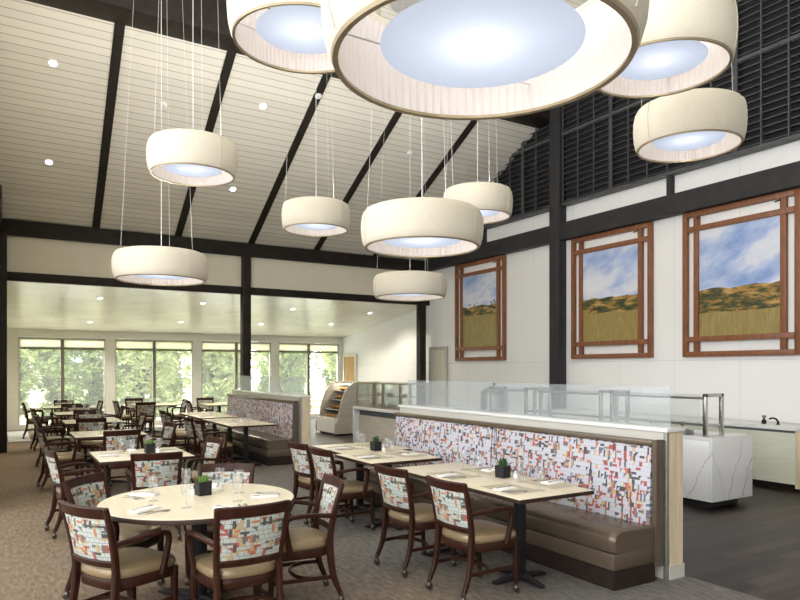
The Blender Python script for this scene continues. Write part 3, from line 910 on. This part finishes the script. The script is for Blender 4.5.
for (y, z, w) in ((11.85,.917,'on the floor of the left display case, right side'), (12.18,.917,'on the floor of the left display case, left side'), (11.47,.917,'on the floor of the narrow middle display case'),
                  (10.80,.917,'on the floor of the right display case, right side'), (11.10,.917,'on the floor of the right display case, left side'),
                  (10.95,1.141,'on the shelf of the right display case'), (12.02,1.141,'on the shelf of the left display case'), (11.47,1.141,'on the shelf of the narrow middle display case')):
    if bn is None:
        bn = tag(empty('pastry_plate'), '', 'plate of food', 'plates in the glass display cases')
        MB().lathe([(0,0),(.07,0),(.11,.012),(.11,.018),(.07,.008),(0,.008)], 24).build('plate', M['plate'], bn)
        b = MB()
        for (dx, dy) in ((-.03,-.03), (.035,-.02), (0,.04)):
            b.lathe([(0,.008),(.03,.012),(.034,.03),(.02,.05),(0,.054)], 12, (dx, dy, 0))
        b.build('pastries', M['bread'], bn)
    place(bn, (6.70, y, z), k, 'white plate of pastries '+w); k += 1

# open curved cooler in the window bay
def cooler():
    root = tag(empty('bakery_cooler', (7.9, 15.8, 0)), 'curved open-front food cooler with an oak side, by the windows', 'cooler')
    pr = [(-.70,.04),(-.70,.30)]
    for i in range(13):
        a = i/12
        pr.append((-.60+.52*(a**1.7), .34+1.0*math.sin(a*PI/2)))
    pr += [(.55,1.36), (.55,.04)]
    for sy in (-.70, .46):
        b = MB(); b.prism(pr, 'y', sy, sy+.04); b.build('side_panel', M['oak_panel'], root)
    MB().box((-.68, -.66, .05), (.5, .46, .42)).build('base', M['stone_white'], root)
    MB().box((-.6, -.60, 0), (.45, .42, .05)).build('plinth', M['black'], root)
    MB().box((.40, -.66, .42), (.52, .46, 1.33)).build('back_panel', M['stone_white'], root)
    MB().box((-.10, -.66, 1.30), (.52, .46, 1.35)).build('canopy', M['oak_panel'], root)
    for (xx, z) in ((-.50,.62), (-.34,.86), (-.18,1.08)):
        MB().box((xx, -.66, z), (.40, .46, z+.02)).build('shelf', M['steel'], root)
    MB().box((-.08, -.6, 1.27), (-.04, .42, 1.29)).build('lamp', M['lamp_face'], root)
cooler()
bl = None; k = 0
for z, zn, xx in ((.422,'bottom', -.42), (.642,'lower', -.30), (.882,'middle', -.14), (1.102,'upper', .02)):
    for j, y in enumerate((-.54,-.34,-.12,.10,.32)):
        if bl is None:
            bl = tag(empty('bread_loaf'), '', 'bread', 'loaves in the food cooler')
            b = MB(); b.loft([[(math.cos(a)*r_*.055, yy, .045+math.sin(a)*r_*.045) for a in [i*PI/6 for i in range(12)]] for (yy, r_) in ((-.1,.3),(-.085,.8),(-.04,1),(.04,1),(.085,.8),(.1,.3))])
            b.build('crust', M['bread'], bl)
        place(bl, (7.9+xx+.04, 15.8+y, z+.002), R(85+10*math.sin(k*3)), 'brown loaf on the %s shelf of the food cooler, %s from the oak side' % (zn, ('first','second','third','fourth','fifth')[j])); k += 1

# back counter with sink
root = tag(empty('back_counter', (9.77, 6.6, 0)), 'cream-fronted counter with stone top along the right wall', 'counter')
MB().box((-.50, -1.66, .10), (.50, 3.4, .80)).build('body', M['cream_panel'], root)
MB().box((-.53, -1.68, .835), (.515, 3.4, .865), .004).build('worktop', M['stone_white'], root)
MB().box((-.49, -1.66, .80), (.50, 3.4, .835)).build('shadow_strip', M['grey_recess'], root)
MB().box((-.52, -1.72, .05), (.50, -1.66, .835)).build('end_panel', M['maple'], root)
MB().box((-.42, -1.60, 0), (.45, 3.4, .10)).build('plinth', M['plinth'], root)
fa = tag(empty('faucet', (9.75, 5.45, .865)), 'black bent-spout faucet on the cream back counter', 'faucet')
b = MB(); b.cyl((0,0,0), (0,0,.07), .024); b.sweep([(0,0,.05), (-.02,.03,.11), (-.06,.09,.125), (-.08,.13,.10)], (0,0,1), .035, .035, 5); b.build('spout', M['black_plastic'], fa); fa.scale = (.75,.75,.75)
MB().lathe([(0,0),(.04,0),(.035,.015),(0,.018)], 20).build('base', M['black_plastic'], fa)
sp = tag(empty('soap_pump', (9.75, 5.66, .865)), 'short black soap pump on the back counter, left of the faucet', 'pump')
MB().lathe([(0,0),(.035,0),(.03,.06),(.012,.065),(.012,.09),(0,.09)], 20).build('bottle', M['black_plastic'], sp)
b = MB(); b.lathe([(0,.09),(.03,.09),(.033,.125),(0,.13)], 16); b.build('pump_head', M['steel_dark'], sp)

# ------------------------------------------------------------------ landscape pictures
def picture(y0, z0, art, label):
    root = tag(empty('framed_picture', (XW-.004, y0+1.0, z0)), label, 'picture')
    W, Hh, m, gh, gv, dp = 1.0, 2.5, .045, .26, .30, .07
    def bar(a, b_, nm): MB().box((-dp, a[0], a[1]), (0, b_[0], b_[1]), .004).build(nm, M['frame_wood'], root)
    for s in (-1, 1):
        bar((s*(W-m)-m, 0), (s*(W-m)+m, Hh), 'outer_stile')
        bar((s*(W-gh)-m, .09), (s*(W-gh)+m, Hh-.09), 'inner_stile')
    for zc in (m, Hh-m): bar((-W+2*m, zc-m), (W-2*m, zc+m), 'outer_rail')
    for zc in (gv, Hh-gv):
        MB().box((-dp-.006, -W+m*2, zc-m), (-.002, W-m*2, zc+m), .004).build('inner_rail', M['frame_wood'], root)
    MB().box((-.035, -(W-gh-m), gv+m), (-.012, W-gh-m, Hh-gv-m)).build('canvas', art, root)
    for s in (-1, 1):
        MB().sweep([(-.02, s*.72, Hh-.10), (-.14, s*.66, Hh-.15)], (0,0,1), .02, .02).build('light_arm', M['black_metal'], root)
picture(12.17, 1.89, M['art_a'], 'framed landscape with three dark trees on a hill, leftmost picture beside the door')
picture(8.03, 1.89, M['art_b'], 'framed landscape of cloudy sky over a golden field, middle picture right of the post')
picture(5.385, 1.89, M['art_c'], 'framed landscape with wooded hills, picture at the right edge of the view')

# ------------------------------------------------------------------ pendant lamps
def make_pendant(Rr, cat_name):
    root = tag(empty('pendant_lamp'), '', 'pendant lamp', cat_name)
    h = .36; k = .6/Rr
    out = [(Rr*.925, .0), (Rr*.955,.02), (Rr*.985,.08), (Rr,.17), (Rr*.995,.25), (Rr*.97,.31), (Rr*.93,.345), (Rr*.87,.36), (Rr*.86,.352), (Rr*.90,.33), (Rr*.93,.2), (Rr*.925,.03)]
    MB().lathe(out+[out[0]], 72).build('shade', M['shade'], root)
    b = MB()
    b.lathe([(Rr*.905,.006),(Rr*.915,.18),(Rr*.88,.335)], 560, wob=lambda a: 1+.016*(abs(math.sin(a*45))-.5))
    b.build('lining', M['lining'], root)
    MB().lathe([(Rr*.895,-.006),(Rr*.93,-.008),(Rr*.94,.004),(Rr*.90,.008),(Rr*.895,-.006)], 72).build('rim', M['rim_bronze'], root)
    rd = Rr*.635
    MB().lathe([(0,.062),(rd*.98,.062),(rd,.066),(rd*.98,.070),(0,.070)], 64).build('diffuser', M['diffuser'], root)
    b = MB()
    for i in range(3):
        a = i*2*PI/3+.5
        MB().cyl((math.cos(a)*rd*.96, math.sin(a)*rd*.96, .068), (math.cos(a)*Rr*.9, math.sin(a)*Rr*.9, .12), .004, 6).build('spoke', M['cable'], root)
    for i in range(3):
        a = i*2*PI/3+.9
        b = MB()
        pr = [(Rr*1.001,.02) for _ in range(2)]
        MB().sweep([(math.cos(a)*Rr*f, math.sin(a)*Rr*f, z) for f, z in ((.962,.02),(.990,.08),(1.003,.17),(.998,.25),(.972,.315),(.93,.348))], (-math.sin(a), math.cos(a), 0), .006, .006, 3).build('seam', M['shade'], root)
        b.bm.free()
    return root
big = make_pendant(.60, 'large drum pendant lamps'); small = make_pendant(.47, 'small drum pendant lamps')
# (picture x of centre, depth, size, underside height, label)
PEND = [
 (193, 7.19, 's', 3.78, 'small drum pendant high at left, below the ceiling boards and above the lower left drum'),
 (161.3, 8.74, 'b', 2.85, 'large drum pendant lowest at far left, in front of the dark beam'),
 (316, 9.16, 's', 3.60, 'small drum pendant left of centre, just above the rear beam'),
 (422, 6.50, 'b', 2.87, 'large drum pendant at the centre with a seam down its front'),
 (410, 10.75, 'b', 2.84, 'large drum pendant lowest at the centre, below the bigger central drum'),
 (477.5, 8.90, 's', 3.72, 'small drum pendant partly hidden behind the central large drum'),
 (688.5, 5.95, 's', 3.67, 'small drum pendant at right in front of the louvre screen, its whole drum visible'),
 (659, 4.40, 's', 3.66, 'small drum pendant at top right, cut by the frame, behind the largest lamp'),
 (481, 2.50, 'b', 2.835, 'large drum pendant overhead at top centre, biggest in view, pleated lining showing'),
 (305, 4.10, 's', 3.705, 'small drum pendant at top left of the overhead lamp, cut by the frame'),
]
placed = []
for (px, d, sz, z, lab) in PEND:
    X, Y = at(px, d)
    placed.append((place(big if sz == 'b' else small, (X, Y, z), 0, lab), X, Y, sz, z))
for (o, X, Y, sz, z) in placed:
    # cables and cord up to the ceiling (their length differs from lamp to lamp)
    Rr = .60 if sz == 'b' else .47
    zt = ceil_z(Y)-z-.0
    for i in range(3):
        a = i*2*PI/3+2.6
        MB().cyl((math.cos(a)*Rr*.90, math.sin(a)*Rr*.90, .34), (math.cos(a)*.30, math.sin(a)*.30, zt+.10), .0017, 6).build('cable', M['cable'], o)
    MB().cyl((0,0,.34), (0,0,zt+.05), .0042, 8).build('cord', M['cable'], o)
    b = MB(); b.lathe([(0,.295),(.05,.295),(.06,.31),(.04,.35),(0,.36)], 20); b.build('lamp_holder', M['cable'], o)
    b = MB(); b.lathe([(0,zt-.02),(.30,zt-.02),(.33,zt+.01),(.33,zt+.25),(0,zt+.25)], 32) if Y > 10.5 else b.lathe([(0,zt-.05),(.34,zt-.05),(.35,zt),(0,zt)], 32)
    b.build('canopy', M['cable'], o)
    for (nm, e) in (('pendant_light', 4.6 if sz == 'b' else 3.2),):
        l = bpy.data.lights.new(nm, 'POINT'); l.energy = e; l.color = (1,.95,.87); l.shadow_soft_size = .05
        lo_ = bpy.data.objects.new(nm, l); col.objects.link(lo_); lo_.parent = o; lo_.location = (.0,0,.235)
        l = bpy.data.lights.new('added_uplight', 'SPOT'); l.energy = 80; l.color = (1,.97,.93); l.spot_size = R(156); l.spot_blend = .5; l.shadow_soft_size = .05  # extra upward lamp added to each pendant to brighten the board ceiling
        lo_ = bpy.data.objects.new('added_uplight', l); col.objects.link(lo_); lo_.parent = o; lo_.location = (.12,.05,.37); lo_.rotation_euler = (PI, 0, 0)

# ------------------------------------------------------------------ recessed ceiling lamps
def downlight(X, Y, Z, tilt, label, group, watts):
    root = tag(empty('ceiling_light', (X, Y, Z)), label, 'ceiling light', group)
    root.rotation_euler = (tilt, 0, 0)
    MB().lathe([(.055,-.004),(.085,-.006),(.088,.004),(.055,.004),(.055,-.004)], 24).build('trim_ring', M['white_paint'], root)
    MB().lathe([(0,-.002),(.056,-.002),(.056,.004),(0,.004)], 24).build('lamp_face', M['lamp_face'], root)
    if watts:
        l = bpy.data.lights.new('ceiling_spot', 'SPOT'); l.energy = watts; l.color = (1,.9,.75); l.spot_size = R(145); l.spot_blend = .6; l.shadow_soft_size = .06
        lo_ = bpy.data.objects.new('ceiling_spot', l); col.objects.link(lo_); lo_.parent = root; lo_.location = (0,0,-.03)
def on_slope(px, py):
    # ray through the picture point meets the sloping ceiling
    t = (px-400)/F; vy = (369-py)/F
    dx, dy = SA+CA*t, CA-SA*t
    # H + vy*s = 7.03-(dy*s-11.06)*SL
    s = (7.03+11.06*SL-H)/(vy+dy*SL)
    return dx*s, dy*s, H+vy*s
def on_annex(px, py):
    t = (px-400)/F; vy = (369-py)/F
    dx, dy = SA+CA*t, CA-SA*t
    s = (3.47+YB*.128-H)/(vy+dy*.128)
    return dx*s, dy*s, H+vy*s
for (px, py, w) in ((53,63,'upper one left of the first rafter'), (49,162,'lower one left of the first rafter'), (263,106,'upper one between the second and third rafters'), (233,189,'lower one beside the small left pendant')):
    x, y, z = on_slope(px, py)
    downlight(x, y, z-.004, -math.atan(SL), 'recessed lamp in the sloping board ceiling, '+w, 'recessed lamps in the board ceiling', 60)
for (px, py, w) in ((100,298,'nearest at left'), (90,322,'far row, leftmost'), (181,322,'far row, second from left'), (203,303,'near row, second from left'), (261,324,'far row, right of the post'), (293,309,'near row, right of the post'), (331,324,'far row, rightmost'), (370,313,'near row, rightmost by the white wall')):
    x, y, z = on_annex(px, py)
    downlight(x, y, z-.004, -math.atan(.128), 'recessed lamp in the glossy window-bay ceiling, '+w, 'recessed lamps in the window bay', 90)
for (px, py, w) in ((163,105,'between the first two rafters'), (318,95,'under the overhead lamp'), (410,153,'behind the central pendant cord')):
    x, y, z = on_slope(px, py)
    root = tag(empty('smoke_detector', (x, y, z-.002)), 'small white round detector on the board ceiling, '+w, 'detector', 'ceiling detectors')
    root.rotation_euler = (-math.atan(SL), 0, 0)
    MB().lathe([(0,-.05),(.05,-.048),(.065,-.03),(.07,0),(0,.0)], 24).build('cover', M['white_paint'], root)
    MB().lathe([(0,-.056),(.014,-.055),(.016,-.048),(0,-.047)], 12).build('sensor', M['grey_frame'], root)

# ------------------------------------------------------------------ table ware
def make_planter(dark):
    root = tag(empty('planter'), '', 'planter')
    s = .049
    b = MB()
    b.loft([[(x*s*k, y*s*k, z) for x, y in ((-1,-1),(1,-1),(1,1),(-1,1))] for k, z in ((.94,0),(1,.10),(.90,.10),(.88,.082))], smooth=False)
    b.build('pot', M['black_plastic'], root)
    MB().box((-s*.86, -s*.86, .078), (s*.86, s*.86, .084)).build('soil', M['soil'], root)
    b = MB(); rr = random.Random(3)
    for i in range(34 if not dark else 26):
        a = rr.uniform(0, 2*PI); tilt = rr.uniform(.1, 1.0); L = rr.uniform(.04, .075) if not dark else rr.uniform(.05, .10)
        bx, by = rr.uniform(-.035,.035), rr.uniform(-.035,.035)
        dx, dy = math.cos(a)*math.sin(tilt), math.sin(a)*math.sin(tilt)
        b.sweep([(bx, by, .082), (bx+dx*L*.5, by+dy*L*.5, .082+L*.6*math.cos(tilt*.7)), (bx+dx*L, by+dy*L, .082+L*math.cos(tilt))], (-math.sin(a), math.cos(a), .01), [.010,.016,.003], [.005,.007,.002], 3)
    b.build('succulent', M['succulent_dark'] if dark else M['succulent'], root)
    return root
pg = make_planter(False); pd = make_planter(True)
place(pg, (1.28, 4.93, TZ), R(8), 'black cube planter with green succulent at the centre of the round table')
place(pg, (1.42, 7.72, TZ), R(3), 'black cube planter with green plant on the square table behind the round one')
place(pd, (3.68, 4.40, TZ), R(10), 'black cube planter with dark plant on the long booth table, near its middle')
place(pd, (3.66, 6.60, TZ), R(4), 'black cube planter with spiky plant where the two square booth tables meet')

def make_tumbler():
    root = tag(empty('water_goblet'), '', 'glass', 'clear water goblets')
    MB().lathe([(0,.0),(.034,.0),(.035,.003),(.010,.008),(.0055,.018),(.005,.060),(.010,.070),(.027,.085),(.035,.11),(.036,.14),(.032,.175),(.030,.175),(.034,.14),(.033,.11),(.025,.088),(0,.075)], 28).build('bowl', M['drink_glass'], root)
    return root
gob = make_tumbler()
def make_shaker():
    root = tag(empty('salt_shaker'), '', 'shaker', 'small glass shakers on the tables')
    MB().lathe([(0,0),(.019,0),(.021,.004),(.017,.045),(0,.045)], 16).build('jar', M['salt'], root)
    MB().lathe([(0,.045),(.018,.045),(.018,.058),(.012,.066),(0,.067)], 16).build('cap', M['steel'], root)
    return root
shk = make_shaker()
def make_napkin():
    b = MB()
    for k in range(3):
        g = k*.006
        b.box((-.05+g, -.10+g*.5, .001+k*.004), (.05-g*.4, .10-g, .005+k*.004), .0015)
    o = b.build('napkin', M['napkin']); return tag(o, '', 'napkin', 'folded white napkins')
def make_fork():
    b = MB()
    b.sweep([(0,-.095,.003), (0,-.03,.006), (0,.03,.004), (0,.045,.003)], (1,0,0), [.011,.005,.007,.022], [.002,.003,.002,.002], 4)
    for x in (-.0085,-.003,.003,.0085): b.sweep([(x,.043,.003), (x,.07,.001), (x,.092,.004)], (1,0,0), [.0035,.003,.002], [.002,.002,.0015], 3)
    return tag(b.build('fork', M['steel']), '', 'fork', 'steel forks')
def make_knife():
    b = MB()
    b.sweep([(0,-.11,.004), (0,-.02,.005), (0,-.01,.004)], (1,0,0), [.013,.010,.009], [.005,.006,.004], 3)
    b.sweep([(0,-.01,.004), (.002,.06,.003), (.004,.11,.003)], (1,0,0), [.010,.018,.004], [.002,.002,.001], 4)
    return tag(b.build('knife', M['steel']), '', 'knife', 'steel table knives')
def make_spoon():
    b = MB()
    b.sweep([(0,-.09,.003), (0,-.02,.006), (0,.03,.004)], (1,0,0), [.011,.005,.006], [.002,.003,.002], 4)
    b.sweep([(0,.025,.004), (0,.045,.002), (0,.065,.002), (0,.080,.006)], (1,0,0), [.007,.028,.026,.006], [.002,.004,.004,.002], 4)
    return tag(b.build('spoon', M['steel']), '', 'spoon', 'steel spoons')
nap, frk, knf, spn = make_napkin(), make_fork(), make_knife(), make_spoon()
pm = tag(MB().box((-.20,-.145,0), (.20,.145,.001)).build('placemat', noisy('placemat', (.50,.44,.33), .7, 0, .05, 30)), '', 'placemat', 'taupe placemats')
def setting(x, y, deg, where, goblet=True, full=True, jit=0):
    """deg: direction from the diner to the table middle"""
    a = R(deg-90+jit)
    def w(u, v): return (x+u*math.cos(a)-v*math.sin(a), y+u*math.sin(a)+v*math.cos(a))
    p = w(0, 0); place(nap, (p[0], p[1], TZ), a+R(8), 'folded white napkin '+where)
    if full:
        p = w(-.015, 0); place(frk, (p[0], p[1], TZ+.0135), a+R(12), 'steel fork on the napkin '+where)
        p = w(.10, .0); place(knf, (p[0], p[1], TZ), a-R(14), 'steel knife right of the napkin '+where)
        p = w(.145, .0); place(spn, (p[0], p[1], TZ), a-R(10), 'steel spoon right of the knife '+where)
    if goblet:
        p = w(.17, .20); place(gob, (p[0], p[1], TZ), 0, 'clear stemmed water goblet '+where)
for (deg, wh) in ((27, 'at the near left place of the round table'), (98, 'at the place nearest the camera on the round table'), (157, 'at the right place of the round table'), (-120, 'at the place across the round table'), (-48, 'at the far left place of the round table')):
    a = R(deg)
    setting(RT[0]-.46*math.cos(a), RT[1]-.46*math.sin(a), deg, wh)
for (x, y, deg, wh) in ((3.33,4.72,0,'before the farther armchair at the long booth table'), (3.33,3.95,0,'before the nearer armchair at the long booth table'), (3.85,4.75,180,'at the far bench end of the long booth table'), (3.85,3.98,180,'at the near bench end of the long booth table'),
                       (3.30,6.15,0,'on the chair side of the middle square booth table'), (3.82,6.1,180,'on the booth side of the middle square booth table'), (3.40,6.98,0,'on the chair side of the end square booth table'), (3.92,6.98,180,'on the booth side of the end square booth table'),
                       (1.32,7.36,90,'at the near side of the first left row table'), (1.0,7.68,0,'at the left side of the first left row table'), (1.64,7.72,180,'at the right side of the first left row table'), (1.3,8.0,-90,'at the far side of the first left row table')):
    setting(x, y, deg, wh)
    if x > 3: place(pm, (x+(.05 if deg == 0 else -.05), y, TZ), R(90+deg), 'taupe placemat '+wh)
for i, (x, y) in enumerate(LT[1:]):
    nm = ('second', 'third', 'fourth', 'fifth')[i]
    setting(x-.32, y, 0, 'at the left side of the %s left row table' % nm, True, False)
    setting(x+.32, y+.05, 180, 'at the right side of the %s left row table' % nm, True, False)
    setting(x, y-.33, 90, 'at the near side of the %s left row table' % nm, True, False)
for (x, y, deg, wh) in ((3.38,11.0,0,'on the near end of the far booth\'s front table'), (3.38,11.9,0,'on the far end of the far booth\'s front table'), (3.42,13.1,0,'on the near end of the far booth\'s back table'), (3.42,14.0,0,'on the far end of the far booth\'s back table'), (3.3,18.0,90,'on the table by the middle windows'), (5.0,17.3,90,'on the table behind the far booth end')):
    setting(x, y, deg, wh, True, False)
for (x, y, wh) in ((1.22,4.98,'left of the planter on the round table'), (3.74,4.30,'beside the planter on the long booth table'), (3.70,6.48,'beside the planter on the square booth tables'), (1.50,7.66,'beside the planter on the square table behind the round one'),
                  (3.60,11.3,'on the far booth\'s front table, nearer one'), (3.62,11.42,'on the far booth\'s front table, farther one'), (3.62,13.3,'on the far booth\'s back table, nearer one'), (3.64,13.42,'on the far booth\'s back table, farther one'), (1.42,10.5,'on the second square table of the left row'), (1.5,13.05,'on the third square table of the left row'), (3.5,18.2,'on the table by the middle windows'), (5.1,17.6,'on the table behind the far booth end')):
    place(shk, (x, y, TZ), 0, 'small shaker with steel cap '+wh)
# loose glasses near the middle of the round table
for (x, y, wh) in ((1.43,5.02,'right of the planter on the round table'),):
    place(gob, (x, y, TZ), 0, 'clear stemmed water goblet '+wh)

tag(box('floor_patch', M['patch_grey'], (.16, 17.6, .008), (.62, 20.4, .02)), 'pale grey floor patch by the leftmost window', 'mat')  # thin pale slab laid flat over the carpet

# ------------------------------------------------------------------ outside
struct(box('ground', noisy('lawn', (.34,.36,.20), .9, 0, .2, 3), (-40, YW+.2, -.25), (60, 80, -.10)))
tag(box('patio', M['concrete'], (-10, YW+.2, -.10), (24, YW+3.6, -.06)), 'pale concrete terrace outside the windows', 'terrace')
def make_tree(leaf, seed, h, wd, nl, low):
    rr = random.Random(seed)
    root = tag(empty('tree'), '', 'tree', 'leafy trees outside the windows')
    b = MB()
    b.sweep([(0,0,-.1), (.1,0,h*.25), (-.05,.1,h*.55), (.05,0,h*.85)], (1,0,0), [.34,.24,.16,.06], [.34,.24,.16,.06], 4)
    for i in range(7):
        a = i*2.4; z = h*(.2+.08*i)
        b.sweep([(0,0,z), (math.cos(a)*wd*.4, math.sin(a)*wd*.4, z+h*.12), (math.cos(a)*wd*.8, math.sin(a)*wd*.8, z+h*.2)], (0,.3,1), [.12,.07,.03], [.12,.07,.03], 3)
    b.build('trunk', M['bark'], root)
    b = MB()
    cl = []
    for i in range(46):
        a = rr.uniform(0, 2*PI); q = math.sqrt(rr.random()); z = rr.uniform(low, h)
        env = wd*(.55+.45*math.sin(PI*min(1, max(.05, (z-low+.6)/(h-low+1)))))
        cl.append((math.cos(a)*q*env, math.sin(a)*q*env, z, rr.uniform(.35,.75)))
    for i in range(nl):
        cx, cy, cz, cr = cl[rr.randrange(len(cl))]
        d = Vector((rr.gauss(0,1), rr.gauss(0,1), rr.gauss(0,1))); d.normalize(); d *= cr*rr.uniform(.55,1.0)
        p = Vector((cx, cy, cz))+d
        u = Vector((rr.gauss(0,1), rr.gauss(0,1), rr.gauss(0,.6))).normalized(); v = u.orthogonal().normalized()
        v = (Matrix.Rotation(rr.uniform(0, 6.28), 3, u) @ v)
        L = rr.uniform(.10,.17); W = L*.5
        vs = [b.bm.verts.new(p+u*L*a_+v*W*c_) for a_, c_ in ((-1,0),(0,-.8),(1,0),(0,.8))]
        b.bm.faces.new(vs)
    b.build('foliage', M[leaf], root)
    return root
tA = make_tree('leaf_light', 1, 5.2, .95, 7500, .1); tB = make_tree('leaf_mid', 2, 5.8, 1.0, 7500, .2); tC = make_tree('leaf_light', 5, 4.2, .95, 6500, .0)
TR = [(tA,-1.0,26.4,'pale green tree beyond the left half of the first window'), (tB,1.8,26.6,'darker green tree beyond the right half of the first window'), (tC,4.6,26.3,'low pale bush beyond the second window, left half'),
      (tA,7.4,26.6,'pale green tree beyond the second window, right half'), (tB,10.2,26.4,'darker green tree beyond the third window'), (tC,13.4,26.5,'low pale bush beyond the rightmost window, left half'),
      (tA,16.4,26.3,'pale green tree at the right end of the windows'),
      (tB,-2.6,30.2,'darker tree in the back row at the left end of the windows'), (tA,.3,30.4,'pale tree in the back row beyond the first window'), (tB,3.2,30.1,'darker tree in the back row beyond the broad post between the first two windows'),
      (tA,6.1,30.5,'pale tree in the back row beyond the second window'), (tB,9.0,31.2,'darker tree in the back row beyond the third window'), (tA,11.9,30.4,'pale tree in the back row behind the dark post'), (tB,14.8,30.1,'darker tree in the back row beyond the rightmost window'),
      (tA,17.7,30.4,'pale tree in the back row at the right end of the windows')]
for i, (p, x, y, lab) in enumerate(TR):
    place(p, (x, y, -.1), i*1.3, lab)

# ------------------------------------------------------------------ light
w = bpy.data.worlds.new('world'); scn.world = w; w.use_nodes = True
bg = w.node_tree.nodes['Background']; bg.inputs[0].default_value = (.93,.96,1,1); bg.inputs[1].default_value = 3.8
def sun(e, dr):
    l = bpy.data.lights.new('sun', 'SUN'); l.energy = e; l.angle = R(2); l.color = (1,.96,.88)
    o = bpy.data.objects.new('sun', l); col.objects.link(o); o.rotation_euler = Vector(dr).to_track_quat('-Z', 'Y').to_euler()
sun(12, (.30, -.42, -.86))
def portal(name, loc, rot, sx, sy):
    l = bpy.data.lights.new(name, 'AREA'); l.shape = 'RECTANGLE'; l.size = sx; l.size_y = sy
    l.cycles.is_portal = True
    o = bpy.data.objects.new(name, l); col.objects.link(o); o.location = loc; o.rotation_euler = rot
for (a, c) in lo: portal('portal', (XL-.22, (a+c)/2, 4.35), (0, R(-90), 0), 6.1, c-a)
for (a, c) in fo: portal('portal', ((a+c)/2, YF-.22, 3.42), (R(90), 0, 0), c-a, 6.35)
portal('portal', (5.3, YW+.2, 1.35), (R(-90), 0, 0), 10.4, 2.5)

vs = scn.view_settings
vs.view_transform = 'Standard'; vs.look = 'None'; vs.gamma = 1; vs.use_curve_mapping = False
vs.exposure = .6
scn.cycles.max_bounces = 8; scn.cycles.diffuse_bounces = 4; scn.cycles.glossy_bounces = 3; scn.cycles.transparent_max_bounces = 24
scn.cycles.transmission_bounces = 4; scn.cycles.sample_clamp_indirect = 6
scn.cycles.caustics_reflective = False; scn.cycles.caustics_refractive = False
